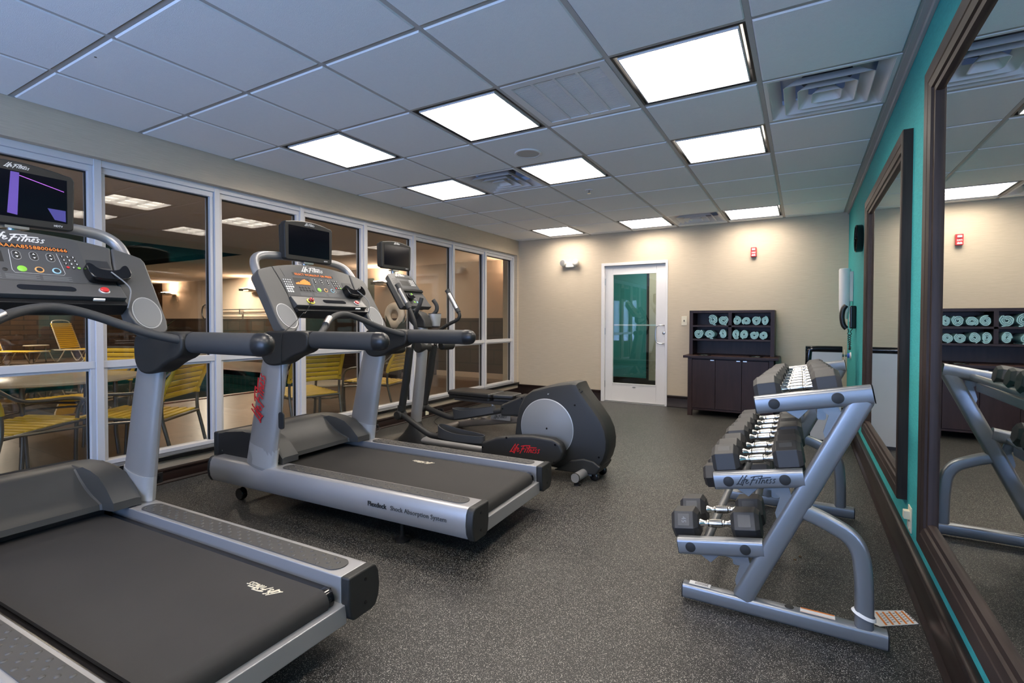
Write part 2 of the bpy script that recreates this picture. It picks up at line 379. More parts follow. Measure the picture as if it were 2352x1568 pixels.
for x in XI[1:]: g.box(x-.0125, x+.0125, FY, BY, H-.001, H+.007)
g.box(.645, WR, FY, BY, H-.006, H+.012).box(.672, WR, FY, BY, H-.03, H-.006).box(WL, WL+.016, FY, BY, H-.002, H+.01).box(WL, WR, BY-.018, BY, H-.002, H+.01)
cl = struct('ceiling', tl, M['ceiling'], ang=30)
struct('ceiling_grid', g, M['grid'], cl, bevel=.0015, seg=1)

LAMP = emit('lamp_diffuser', (1., .91, .80), 13.5)
def light_proto():
    t = thing('ceiling_light', '', 'ceiling light', (0, 0, H))
    h = G/2-.013
    f = MB()
    f.sqring(-h, h, -h, h, .012, 0, .069)
    f.box(-h, h, -h, h, .07, .08)
    obj('housing', f, M['black'], t)
    k = h-.03; fr = MB()
    fr.sqring(-k, k, -k, k, .006, -.004, .036)
    obj('lens_frame', fr, M['white'], t)
    obj('diffuser', MB().box(-k+.006, k-.006, -k+.006, k-.006, .030, .034), LAMP, t)
    lv = MB()
    for q in (-.093, .093):
        lv.box(q-.0012, q+.0012, -k+.006, k-.006, -.002, .030).box(-k+.006, k-.006, q-.0012, q+.0012, -.002, .030)
    obj('louver', lv, M['steel'], t)
    return t
LL = {(-1, 0): 'largest glowing square ceiling light, nearest the camera and the teal wall', (-3, 0): 'glowing square ceiling light left of the slatted return grille',
      (-5, 0): 'glowing square ceiling light nearest the camera in the row along the windows', (-1, 2): 'glowing square ceiling light second from the camera in the row nearest the teal wall',
      (-3, 2): 'glowing square ceiling light between the round speaker and the sprinkler', (-5, 2): 'glowing square ceiling light just left of the louvred diffuser, window side',
      (-1, 6): 'glowing square ceiling light by the back wall, nearest the teal wall', (-3, 6): 'glowing square ceiling light by the back wall, in the middle of the last row',
      (-5, 6): 'glowing square ceiling light by the back wall, nearest the windows', (-1, -5): 'added unseen square ceiling light behind the camera on the teal wall side', (-3, -5): 'added unseen square ceiling light behind the camera, middle column',
      (-5, -5): 'added unseen square ceiling light behind the camera near the windows', (-1, -3): 'added unseen square ceiling light overhead of the camera by the teal wall', (-3, -3): 'added unseen square ceiling light behind the camera above the near treadmill end'}  # ceiling lights out of view are added to light the foreground
lp = light_proto(); first = True
for (i, j), lb in LL.items():
    o = lp if first else copy_tree(lp); first = False
    o.location = ((i+.5)*G, (j+.5)*G, H); o['label'] = lb; o['group'] = 'square troffer lights in the ceiling grid'

def diffuser_proto():
    t = thing('ceiling_vent', '', 'air vent', (0, 0, H)); h = G/2-.014
    def ring(a, z0, b, z1, th=.004):
        m = MB(); r = .02
        A = [(x, y, z0) for x, y in rrect(-a, a, -a, a, r)]; B = [(x, y, z1) for x, y in rrect(-b, b, -b, b, r)]
        A2 = [(x, y, z0+.0) for x, y in rrect(-a+th, a-th, -a+th, a-th, r)]; B2 = [(x, y, z1+th) for x, y in rrect(-b+th, b-th, -b+th, b-th, r)]
        m.loft([B, A, A2, B2], caps=False); return m
    pl = MB().sqring(-h, h, -h, h, .022, -.004, .004)
    obj('face_frame', pl, M['white'], t, bevel=.002)
    obj('neck', MB().box(-h, h, -h, h, .12, .13), M['steel'], t)
    obj('duct_opening', MB().lathe([(.13, .085), (.13, .10)], 28), M['black'], t)
    for a, b, dz in ((.290, .235, .0), (.215, .160, -.014), (.145, .095, -.018), (.075, .035, -.020)):
        obj('louver_cone', ring(a, dz, b, dz+.055), M['white'], t)
    obj('damper_bracket', MB().box(-.10, .10, -.012, .012, .062, .07).box(-.012, .012, -.10, .10, .055, .062), M['steel'], t)
    return t
dp = diffuser_proto(); dp.location = (.5*G, 1.5*G, H); dp['label'] = 'large square louvred ceiling diffuser beside the teal wall, nearest the camera'; dp['group'] = 'square ceiling diffusers'
for (i, j), lb in {(-4, 2): 'square louvred ceiling diffuser between two lit panels, mid ceiling', (-2, 6): 'square louvred ceiling diffuser by the back wall between two lights'}.items():
    o = copy_tree(dp); o.location = ((i+.5)*G, (j+.5)*G, H); o['label'] = lb
gr = thing('return_grille', 'white slatted return air grille beside the largest ceiling light', 'air vent', (-1.5*G, .5*G, H))
h = G/2-.014; f = MB()
f.sqring(-h, h, -h, h, .045, -.004, .006)
for q in (-.135, 0, .135): f.box(q-.008, q+.008, -h+.046, h-.046, -.003, .006)
obj('frame', f, M['white'], gr)
f = MB()
for n in range(44):
    y = -h+.05+n*(2*h-.1)/43
    f.box(-h+.044, h-.044, y-.0045, y+.0035, .001, .009)
obj('slats', f, M['white'], gr)
obj('backing', MB().box(-h, h, -h, h, .05, .055), M['coffer'], gr)
sp = thing('ceiling_speaker', 'round flush white ceiling speaker between two ceiling lights', 'speaker', (-1.665, 1.03, H-.006))
obj('grille', MB().lathe([(.085, -.006), (.085, 0)], 40), M['grid'], sp); obj('trim_ring', MB().lathe([(.105, 0), (.105, -.005), (.099, -.009), (.087, -.008), (.087, 0)], 40, caps=False), M['white'], sp)
sk = thing('fire_sprinkler', 'small chrome fire sprinkler head with round plate in ceiling tile', 'sprinkler', (-1.656, 2.274, H-.006))
obj('escutcheon', MB().lathe([(.04, 0), (.04, -.004), (.026, -.009), (.016, -.002)], 28), M['white'], sk)
obj('deflector', MB().lathe([(.006, -.002), (.006, -.03), (.017, -.032), (.017, -.034)], 20), M['chrome'], sk)
tag(obj('ceiling_stain', MB().lathe([(.006, 0), (.006, -.0008)], 16, Matrix.Translation((-4.42*G, -1.93*G, H-.0055))), M['ink']), 'tiny dark spot on ceiling tile near the window wall', 'stain')

# baseboards
def base(name, pts, a, b, plane): struct(name, MB().prism(pts, a, b, plane), M['darkwood'], bevel=.002)
bp = [(0, 0), (-.045, 0), (-.045, .012), (-.03, .028), (-.028, .105), (-.022, .118), (-.022, .13), (-.03, .136), (-.03, .158), (-.02, .165), (0, .165)]
base('baseboard_right', [(WR+a, z) for a, z in bp], FY, BY, 'xz')
base('baseboard_back', [(BY+a*.6, z) for a, z in bp], WL, -2.425, 'yz')
base('baseboard_back_2', [(BY+a*.6, z) for a, z in bp], -1.44, WR, 'yz')
base('baseboard_left', [(WL-a*.9, z*.64) for a, z in bp], FY, BY, 'xz')
struct('trim_1', MB().box(WL-.11, WL+.035, -3.2, 4.675, .165, .20), M['granite'], bevel=.006)   # polished black sill

# glazed wall: eight bays
YM = [4.63, 3.825, 3.043, 2.262, 1.48, .698, -.085, -.868, -1.651, -2.434, -3.2]
for k in range(len(YM)-1):
    y1, y0 = YM[k], YM[k+1]
    f = MB(); z0, z1 = .20, 2.275; xa, xb = XG-.06, XG+.045
    e = .025
    f.box(xa, xb, y0-e+.004, y0+e-.004, z0, z1)
    if k == 0: f.box(xa, xb, y1, y1+.03, z0, z1)
    f.box(xa, xb-.004, y0, y1, z1-.045, z1)
    ii0, ii1 = y0+e-.004, y1-(e-.004 if k else 0)
    for (a, b, c, d) in ((ii0, ii0+.026, z0, z1), (ii1-.026, ii1, z0, z1)): f.box(xa+.01, xb-.02, a, b, c, d)
    f.box(xa+.01, xb-.018, ii0, ii1, z1-.085, z1-.045).box(xa+.01, xb-.012, ii0, ii1, .868, .915).box(xa+.02, xb-.03, ii0, ii1, .85, .868).box(xa+.01, xb-.012, ii0, ii1, z0, .228)
    w = struct('window_%d' % (k+1), f, M['whiteframe'], bevel=.0025)
    gk = MB()
    for (c, d) in ((.228, .868), (.915, z1-.085)):
        for yy in (ii0+.026, ii1-.026): gk.box(XG-.03, XG-.004, yy-.004, yy+.004, c, d)
        gk.box(XG-.03, XG-.004, ii0+.026, ii1-.026, d-.006, d+.002)
    struct('gasket', gk, M['ink'], w)
    struct('glass_pane', MB().box(XG-.024, XG-.010, ii0+.02, ii1-.02, .91, z1-.08), M['glass'], w)
    struct('glass_pane', MB().box(XG-.024, XG-.010, ii0+.02, ii1-.02, .222, .872), M['glass'], w)

# door in the back wall
d1 = struct('door_1', MB().box(-2.375, -2.262, BY+.035, BY+.08, .012, 2.02).box(-1.607, -1.475, BY+.035, BY+.08, .012, 2.02).box(-2.262, -1.607, BY+.035, BY+.08, 1.90, 2.02).box(-2.262, -1.607, BY+.035, BY+.08, .012, .275), M['white'], bevel=.003)
struct('glass_pane', MB().box(-2.27, -1.60, BY+.05, BY+.058, .27, 1.905), M['doorglass'], d1)
gb = MB()
for a, b, c, d in ((-2.266, -2.256, .275, 1.90), (-1.613, -1.603, .275, 1.90)): gb.box(a, b, BY+.03, BY+.06, c, d)
gb.box(-2.266, -1.603, BY+.03, BY+.06, 1.892, 1.902).box(-2.266, -1.603, BY+.03, BY+.06, .272, .282)
struct('glazing_bead', gb, M['white'], d1)
fr = MB().box(-2.425, -2.378, BY-.012, BY+.12, 0, 2.065).box(-1.472, -1.44, BY-.012, BY+.12, 0, 2.065).box(-2.378, -1.472, BY-.0119, BY+.119, 2.024, 2.0649)
struct('door_frame', fr, M['white'], d1, bevel=.003)
struct('threshold', MB().box(-2.378, -1.472, BY-.01, BY+.1, 0, .008), M['steel'], d1)
for z in (1.79, 1.05, .26): struct('hinge', MB().cyl((-2.377, BY+.026, z-.05), (-2.377, BY+.026, z+.05), .009), M['steel'], d1)
struct('push_bar', MB().box(-2.26, -1.61, BY+.10, BY+.14, 1.135, 1.155), M['white'], d1, bevel=.003)
struct('door_handle', MB().tube([(-1.497, BY+.035, 1.145), (-1.497, BY-.03, 1.145), (-1.56, BY-.035, 1.145), (-1.60, BY-.035, 1.12), (-1.60, BY-.035, .92), (-1.56, BY-.035, .885), (-1.497, BY-.03, .885), (-1.497, BY+.035, .885)], .0095, 12, smooth=2), M['steel'], d1)
struct('lock_cylinder', MB().lathe([(.021, 0), (.021, .012), (.012, .016)], 20, frame3((-1.502, BY+.035, 1.037), (1, 0, 0), (0, 0, 1))), M['steel'], d1)
struct('door_label', MB().lathe([(.028, 0), (.028, .002)], 20, frame3((-1.93, BY+.035, .232), (1, 0, 0), (0, 0, .35)) @ Matrix.Diagonal((1, .35, 1, 1))), M['steel'], d1)

# corridor beyond the door
struct('wall_corridor', MB().box(-3.9, -2.22, 6.9, 7.0, 0, 2.6).box(.7, .8, BY+.12, 7, 0, 2.6), M['tealw'])
struct('wall_corridor_2', MB().box(-2.22, .7, 6.6, 7.0, 0, 2.6), M['beige'])
struct('baseboard_corridor', MB().box(-3.9, -2.22, 6.87, 6.9, 0, .13).box(-2.22, .7, 6.57, 6.6, 0, .13).box(-2.26, -2.22, 6.57, 6.61, 0, 2.2), M['darkwood'])
struct('floor_corridor', MB().box(-3.9, .8, BY+.1, 7, -.1, -.005), M['deckt'])
struct('ceiling_corridor', MB().box(-3.9, .8, BY+.12, 7, 2.5, 2.6), M['ceiling'])
struct('wall_corridor_3', MB().box(-4.0, -3.9, BY+.12, 7, 0, 2.6), M['tealw'])
cs = thing('corridor_fill_light', 'unseen round light added in the corridor ceiling beyond the glass door', 'ceiling light', (-2.1, 5.9, 2.495))  # unseen lamp added to brighten the corridor behind the door glass
obj('lens', MB().lathe([(.12, 0), (.12, -.01)], 24), emit('corridor_lens', (1, .9, .78), 90), cs); obj('trim_ring', MB().lathe([(.14, .0), (.14, -.012), (.12, -.012)], 24, caps=False), M['white'], cs)

# small things on the back wall
el = thing('emergency_light', 'white emergency light with two round lamp heads on the back wall', 'emergency light', (-2.925, BY, 2.075))
obj('housing', MB().prism(rrect(-.085, .085, -.045, .04, .03), -.055, 0, 'xz'), M['offwhite'], el, bevel=.01, seg=3)
for s in (-1, 1):
    q = obj('lamp_head', MB().lathe([(.02, -.0), (.05, .01), (.052, .05), (.046, .062)], 24, frame3((s*.105, -.035, .02), (1, 0, 0), (0, .15, 1)) ), M['offwhite'], el)
    obj('reflector', MB().lathe([(.042, .06), (.042, .066)], 24, frame3((s*.105, -.035, .02), (1, 0, 0), (0, .15, 1))), M['steel'], q)
fa = thing('fire_alarm', 'red fire alarm sounder marked FIRE high on the back wall', 'fire alarm', (-.344, BY, 2.097))
obj('body', MB().box(-.034, .034, -.045, 0, -.062, .062), M['redp'], fa, bevel=.006)
obj('strobe', MB().box(-.02, .02, -.056, -.04, .02, .045), M['white'], fa, bevel=.004)
F3 = lambda x, y, z: frame3((x, y, z), (1, 0, 0), (0, 0, 1))
text('lettering', 'FIRE', .026, M['wink'], fa, F3(0, -.046, -.008), off=.0006); 
obj('strobe_mark', MB().prism([(-.022, -.05), (.022, -.05), (.022, -.036), (.012, -.026), (0, -.034), (-.012, -.026), (-.022, -.036)], -.047, -.044), M['wink'], fa)
ls = thing('light_switch', 'ivory light switch plate between the door and the dark cabinet', 'light switch', (-1.213, BY, 1.209))
obj('plate', MB().box(-.037, .037, -.006, 0, -.062, .062), M['ivory'], ls, bevel=.002); obj('toggle', MB().box(-.005, .005, -.018, -.004, -.012, .012), M['char'], ls)

# things on the teal wall
ck = thing('wall_clock', 'round black wall clock seen edge on, high on the teal wall', 'clock', (WR, 3.09, 1.96))
ax = Matrix(((0, 0, -1, 0), (1, 0, 0, 0), (0, 1, 0, 0), (0, 0, 0, 1)))
obj('case', MB().lathe([(.12, 0), (.125, .01), (.125, .05), (.117, .058), (.112, .05)], 40, ax), M['gloss'], ck); obj('dial', MB().lathe([(.113, .045), (.113, .05)], 40, ax), M['offwhite'], ck)
obj('hands', MB().box(-.056, -.053, -.003, .003, 0, .08).box(-.056, -.053, -.05, 0, -.003, .003), M['ink'], ck)
cd = thing('cup_dispenser', 'tall white tubular cup dispenser on the teal wall by the corner', 'cup dispenser', (WR, 4.02, 1.3))
obj('tube', MB().lathe([(.045, .0), (.048, .02), (.053, .09), (.056, .46), (.05, .475), (.02, .48)], 28, Matrix.Translation((-.075, 0, 0))), M['white'], cd)
obj('outlet_ring', MB().lathe([(.036, -.07), (.038, 0)], 24, Matrix.Translation((-.075, 0, 0))), M['offwhite'], cd); obj('bracket', MB().box(-.03, 0, -.035, .035, .12, .44), M['offwhite'], cd, bevel=.004)
ph = thing('wall_phone', 'black corded wall phone hanging beside the narrow mirror', 'telephone', (WR, 3.62, 1.25))
obj('cradle', MB().box(-.055, 0, -.05, .05, -.12, .11), M['gloss'], ph, bevel=.012, seg=3)
obj('handset', MB().tube([(-.085, 0, .115), (-.112, 0, .08), (-.122, 0, 0), (-.108, 0, -.09), (-.08, 0, -.12)], .024, 12, smooth=2, r2=.03), M['black'], ph)
obj('number_label', MB().box(-.0575, -.055, -.028, .028, -.05, .03), M['wpaper'], ph)
cp = [(-.07, 0, -.12), (-.06, .0, -.2), (-.05, .04, -.27), (-.05, .02, -.33), (-.05, -.03, -.33), (-.05, -.045, -.27), (-.05, 0, -.2), (-.03, .01, -.12)]
pp = [Vector(p) for p in cp]
for _ in range(4): pp = chaikin(pp)
hel = []
for i, q in enumerate(pp[::1]):
    t = (pp[min(i+1, len(pp)-1)]-pp[max(i-1, 0)]).normalized(); u = t.cross(Vector((1, 0, 0))); u = u.normalized() if u.length > .01 else Vector((0, 1, 0)); a = i*1.3
    hel.append(q+(u*math.cos(a)+Vector((1, 0, 0))*math.sin(a))*.008)
obj('coiled_cord', MB().tube(hel, .0035, 6), M['black'], ph)

def framed_mirror(name, label, y0, y1, z0, z1, w=.085, grp=None):
    t = thing(name, label, 'mirror', (WR, (y0+y1)/2, z0)); a, b, hh = -(y1-y0)/2, (y1-y0)/2, z1-z0
    # outer moulding profile: (distance in from outer edge, projection from the wall)
    prof = [(0, 0), (0, -.040), (.004, -.044), (.052, -.042), (.056, -.038), (.060, -.041), (w, -.036), (w+.004, -.028), (w+.022, -.026), (w+.026, -.016), (w+.026, 0)]
    def member(p0, p1, inn):
        f = MB(); rings = []
        for p, sgn in ((p0, 1), (p1, -1)):
            rings.append([(pr, p[0]+inn[0]*d+sgn*abs(inn[1])*d*(1 if (p1[0]-p0[0]) > 0 else -1)*(1 if p1[0] != p0[0] else 0), p[1]+inn[1]*d+sgn*abs(inn[0])*d*(1 if (p1[1]-p0[1]) > 0 else -1)*(1 if p1[1] != p0[1] else 0)) for d, pr in prof])
        f.loft(rings); return f
    for p0, p1, inn in (((a, 0), (b, 0), (0, 1)), ((a, hh), (b, hh), (0, -1)), ((a, 0), (a, hh), (1, 0)), ((b, 0), (b, hh), (-1, 0))):
        obj('frame_member', member(p0, p1, inn), M['mirrorwood'], t, ang=25)
    obj('mirror_glass', MB().box(-.012, -.006, a+w, b-w, w, hh-w), M['mirror'], t)
    obj('backing', MB().box(-.006, 0, a+.02, b-.02, .02, hh-.02), M['black'], t)
    return t
framed_mirror('framed_mirror', 'narrow dark framed wall mirror beyond the dumbbell rack', .70, 2.45, .305, 2.15)
framed_mirror('framed_mirror', 'large dark framed wall mirror nearest the camera, reflecting towels and rack', -1.75, .195, .285, 2.2)
po = thing('power_outlet', 'ivory outlet on the teal wall above the dark baseboard, between mirrors', 'outlet', (WR, .60, .245))
obj('plate', MB().box(-.006, 0, -.037, .037, -.06, .06), M['ivory'], po, bevel=.002); obj('receptacle', MB().box(-.03, -.004, -.018, .018, .0, .04).box(-.012, -.004, -.018, .018, -.045, -.008), M['ivory'], po, bevel=.003)
def dark_outlet(y, lb, plug):
    t = thing('power_outlet', lb, 'outlet', (WL+.028, y, .052), group='dark outlets along the window baseboard')
    obj('plate', MB().box(-.004, .004, -.06, .06, -.037, .037), M['black'], t, bevel=.002)
    for s in (-.024, .024): obj('socket', MB().lathe([(.017, .004), (.017, .007), (.012, .0075)], 20, frame3((0, s, 0), (0, 1, 0), (0, 0, 1))), M['gloss'], t)
dark_outlet(-.60, 'dark double outlet in the low baseboard between the two treadmills', 0)
dark_outlet(1.50, 'dark outlet with a black plug, behind the far treadmill upright', 1)
dark_outlet(2.62, 'dark outlet with a plug, behind the exercise bench', 1)
for y, lb in ((1.44, 'small cream adapter plate by the far treadmill upright, low on wall'), (2.38, 'small cream plate low on wall behind the elliptical')):
    tag(obj('adapter', MB().box(WL+.026, WL+.034, y-.03, y+.03, .03, .11), M['ivory'], bevel=.003), lb, 'adapter')

# ================================================================ treadmills
def beam(mb, pts, w, h, up=(0, 1, 0), r=.3, smooth=0):
    """rounded rectangular bar swept along pts; w is measured along 'up', h across it"""
    pts = [Vector(p) for p in pts]
    for _ in range(smooth): pts = chaikin(pts)
    n = len(pts); rings = []; u0 = Vector(up)
    sec = rrect(-w/2, w/2, -h/2, h/2, min(w, h)*r, 3)
    for i in range(n):
        t = (pts[min(i+1, n-1)]-pts[max(i-1, 0)]).normalized(); u = (u0-t*u0.dot(t)).normalized(); v = t.cross(u)
        rings.append([pts[i]+u*a+v*b for a, b in sec])
    return mb.loft(rings)
CA = Vector((-1.355, 0, 1.15)); CU = Vector((-math.cos(R(57)), 0, math.sin(R(57)))); CF = frame3(CA, (0, 1, 0), CU)
def CP(v, s, n=0.): return CF @ Vector((v, s, n))
def CM(v, s, n=.001): return Matrix.Translation(CP(v, s, n)-Vector(CA)) @ CF
def disc(r, t=.003, seg=20): return [(r, 0), (r, t*.6), (r*.85, t)]
def treadmill(label, loc, rz, which):
    t = thing('treadmill', label, 'treadmill', loc, (0, 0, rz), 'treadmills facing the windows')
    for s in (-1, 1):
        sec = [(.322, .294), (.440, .294), (.455, .288), (.468, .262), (.474, .215), (.468, .172), (.452, .140), (.430, .134), (.350, .134), (.330, .15), (.322, .2)]
        q = lambda sc_=0: [(s*(y+(.003 if y > .4 else -.001)*sc_), z+(.003 if z > .25 else -.003)*sc_) for y, z in sec]
        obj('side_rail', MB().prism(q(), -2.045, -.041, 'yz'), M['silver'], t, bevel=.004, ang=20)
        obj('rear_end_cap', MB().prism(q(1), -.041, .0, 'yz'), M['char'], t, bevel=.009, seg=3, ang=25)
        obj('front_end_cap', MB().prism(q(1), -2.068, -2.045, 'yz'), M['black'], t, bevel=.009, seg=3, ang=25)
        sc2 = MB()
        for z in (.175, .26): sc2.lathe([(.006, 0), (.006, .0022)], 12, frame3((-.0005, s*.40, z), (0, 1, 0), (0, 0, 1)))
        obj('screw', sc2, M['gloss'], t)
        pad = [(a, s*b) for a, b in rrect(-1.42, -.085, .338, .424, .042, 8)]
        tp = MB().prism(pad, .2935, .2975, 'xy')
        for a in range(39):
            for b in range(4):
                if (a + b) % 2: continue
                x = -1.385+a*.0331; y = s*(.352+b*.0195)
                tp.ball((x, y, .2965), .0088, 1, 1, .5, 10, 6)
        obj('foot_tread', tp, M['pad'], t)
        up = MB().tube([(-1.593, s*.422, .285), (-1.50, s*.422, .75), (-1.425, s*.422, 1.06)], [.128, .112, .102], 24, r2=.047, up=(1, 0, 0))
        u_ = obj('upright', up, M['silver'], t)
        obj('upright_collar', MB().tube([(-1.588, s*.420, .30), (-1.567, s*.420, .42)], [.1295, .1255], 24, r2=.049, up=(1, 0, 0)), M['silverl'], u_)
        br = round2([(-1.52, 1.13), (-1.36, 1.132), (-1.115, 1.136), (-1.105, 1.08), (-1.12, 1.018), (-1.24, .985), (-1.33, .935), (-1.42, .920), (-1.49, .935), (-1.53, 1.0)], 2)
        obj('arm_bracket', MB().prism(br, s*.375, s*.478, 'xz'), M['char'], t, bevel=.022, seg=4, ang=30)
        arm = obj('arm_rail', MB().tube([(-1.12, s*.43, 1.083), (-.63, s*.43, 1.083)], .050, 24, r2=.039, up=(0, 0, 1)), M['foam'], t)
        obj('arm_end_cap', MB().tube([(-.64, s*.43, 1.083), (-.60, s*.43, 1.083), (-.575, s*.43, 1.083), (-.562, s*.43, 1.083), (-.556, s*.43, 1.083)], [.0515, .0505, .042, .028, .012], 24, r2=.040, up=(0, 0, 1)), M['black'], arm)
        obj('arm_ring', MB().tube([(-1.128, s*.43, 1.083), (-1.112, s*.43, 1.083)], .052, 24, r2=.041, up=(0, 0, 1)), M['black'], arm)
        ear = [(-.456, .40), (-.456, .04), (-.448, -.005), (-.425, -.03), (-.39, -.033), (-.35, -.012), (-.315, .03), (-.303, .08), (-.303, .25), (-.310, .36), (-.326, .473), (-.394, .451), (-.445, .428)]
        ear = [(-s*a, b) for a, b in ear]
        e = obj('console_side', MB().prism(ear, -.075, 0, 'xy', CF), M['fascia'], t, bevel=.010, seg=3, ang=30)
        ov = [(s*(.380+.056*math.cos(a)+.012*math.sin(a)), .088+.084*math.sin(a)-.012*math.cos(a)*1) for a in [2*PI*i/28 for i in range(28)]]
        obj('oval_cover', MB().prism(ov, .0, .004, 'xy', CF), M['oval'], e, bevel=.002)
        rim = [(s*.380+(x-s*.380)*1.09, .090+(y-.09)*1.07) for x, y in ov]
        obj('oval_rim', MB().prism(rim, .0, .0018, 'xy', CF), M['silverl'], e)
    # chassis below
    ch = MB().box(-1.95, -.12, -.33, -.27, .075, .22).box(-1.95, -.12, .27, .33, .075, .22).box(-1.95, -1.6, -.28, .28, .10, .26).box(-.5, -.44, -.3, .3, .09, .14)
    obj('chassis', ch, M['black'], t, bevel=.004)
    obj('rear_crossbar', MB().box(-.075, -.02, -.33, .33, .128, .198), M['silver'], t, bevel=.004)
    for s in (-1, 1):
        obj('leveling_foot', MB().lathe([(.045, 0), (.045, .012), (.02, .022), (.012, .03), (.012, .10)], 24, Matrix.Translation((-.53, s*.35, 0))), M['black'], t)
        obj('front_wheel', MB().lathe([(.036, -.018), (.04, -.012), (.04, .012), (.036, .018)], 24, frame3((-1.90, s*.35, .04), (1, 0, 0), (0, 0, 1))), M['gloss'], t)
    obj('running_deck', MB().box(-1.6, -.09, -.322, .322, .225, .243), M['deck'], t)
    bel = [(-1.62, .262), (-.085, .262)] + [(-.085+.042*math.sin(a), .220+.042*math.cos(a)) for a in [R(q) for q in range(15, 181, 15)]] + [(-1.62, .178), (-1.62, .19), (-.085, .19)] + [(-.085+.030*math.sin(a), .220+.030*math.cos(a)) for a in [R(q) for q in range(165, 0, -15)]] + [(-1.62, .25)]
    obj('running_belt', MB().prism(bel, -.272, .272, 'xz'), M['belt'], t, ang=30)
    obj('rear_roller', MB().cyl((-.085, -.30, .220), (-.085, .30, .220), .037, 24).cyl((-.085, -.318, .22), (-.085, -.30, .22), .018), M['gloss'], t)
    # motor cover with its scooped rear face
    rings = []
    vs_ = [0, .08, .16, .22, .236, .243, .250, .257, .264, .271, .279, .29, .31, .33, .347, .354, .360, .366, .372]
    for v in [-q for q in vs_[:0:-1]]+vs_:
        a = abs(v)
        k = max(0., min(1., (a-.240)/.016)); k = k*k*(3-2*k)      # 0 in the scoop, 1 on the side boots
        edge = max(0., (a-.350)/.022); dz = -.012*edge*edge
        top = [(-2.10, .425+dz), (-2.02, .452+dz), (-1.93, .468+dz), (-1.84, .474+dz)]
        sc_ = [(-1.80, .460), (-1.745, .415), (-1.69, .378), (-1.63, .350), (-1.575, .336), (-1.545, .326), (-1.54, .30)]
        bo = [(-1.76, .472), (-1.68, .464), (-1.60, .445), (-1.53, .400), (-1.478, .352), (-1.462, .338), (-1.462, .30)]
        rear = [(p[0]*(1-k)+q[0]*k, p[1]*(1-k)+q[1]*k+dz*.6*k) for p, q in zip(sc_, bo)]
        prof = [(-2.10, .29)]+top+rear
        rings.append([(x, v, z) for x, z in prof])
    obj('motor_cover', MB().loft(rings), M['char2'], t, ang=28)
    obj('motor_front_panel', MB().prism(rrect(-.378, .378, .262, .434, .012), -2.155, -2.10, 'yz'), M['char'], t, bevel=.012, seg=3)
    for y0_ in (-.376, .371): obj('side_panel', MB().prism([(-2.10, .294), (-2.10, .42), (-2.02, .445), (-1.84, .466), (-1.72, .45), (-1.64, .40), (-1.6, .34), (-1.6, .294)], y0_, y0_+.005, 'xz'), M['black'], t)
    sw = MB()
    for s in (-1, 1):
        for u, z in ((-2.06, .315), (-1.50, .312)): sw.lathe([(.005, 0), (.005, .0015)], 10, frame3((u, s*.3765, z), (1, 0, 0), (0, 0, s)))
    obj('screw', sw, M['steel'], t)
    # console
    arc = [(v, .520-.044*(v/.326)**2) for v in [-.326+.652*i/16 for i in range(17)]]
    panel = [(-.3015, .20), (-.3015, .30), (-.309, .38)] + arc + [(.309, .38), (.3015, .30), (.3015, .20)]
    pn = obj('console_panel', MB().prism([(a*.994, b-.003) for a, b in panel], -.07, -.004, 'xy', CF), M['fascia'], t, bevel=.006, seg=2, ang=40)
    over = [(-.235, .488), (-.27, .46), (-.262, .40), (-.29, .37), (-.296, .262), (-.285, .245), (.175, .245), (.190, .258), (.197, .40), (.195, .478), (.17, .494)]
    ovl = obj('display_overlay', MB().prism(over, -.0045, -.0028, 'xy', CF), M['overlay'], pn, ang=60)
    obj('rear_shell', MB().prism([(a*.97, b-.03) for a, b in panel], -.12, -.07, 'xy', CF), M['char'], t, bevel=.02, seg=3)
    led = obj('message_display', MB().prism([(-.192, .414), (.146, .414), (.146, .438), (-.192, .438)], -.003, -.0022, 'xy', CF), M['ink'], ovl)
    text('message', 'SELECT WORKOUT OR PRESS' if which == 2 else '88888888AAAA855880060666', .0235 if which == 2 else .0265, M['led'], led, CM(-.022, .4255, -.0021), align='CENTER', off=-.0006)
    script_logo('brand_script', .185, M['wink'], ovl, CM(-.012, .470, -.0026), .14)
    scr = obj('workout_screen', MB().prism([(-.204, .337), (-.08, .337), (-.08, .394), (-.204, .394)], -.003, -.0022, 'xy', CF), M['ink'], ovl)
    if which == 2:
        gb_ = MB()
        for n, hh in enumerate((.012, .016, .02, .018, .03, .036, .044, .048, .052, .046, .038, .03)): gb_.prism([(-.198+n*.0097, .342), (-.192+n*.0097, .342), (-.192+n*.0097, .342+hh*.85), (-.198+n*.0097, .342+hh*.85)], -.0022, -.0018, 'xy', CF)
        obj('bar_graph', gb_, M['led'], scr)
    for v, c, lb in ((-.030, 'greenp', 'green start button'), (.026, 'orangep', 'orange ringed pause button'), (.084, 'bluep', 'pale blue ringed cool down button')):
        b_ = obj('button', MB().lathe(disc(.0155), 24, CM(v, .306, -.0028)), M[c], ovl, label=lb)
        if c != 'greenp': obj('button_face', MB().lathe(disc(.0115, .0042), 24, CM(v, .306, -.0028)), M['darkoverlay'], b_)
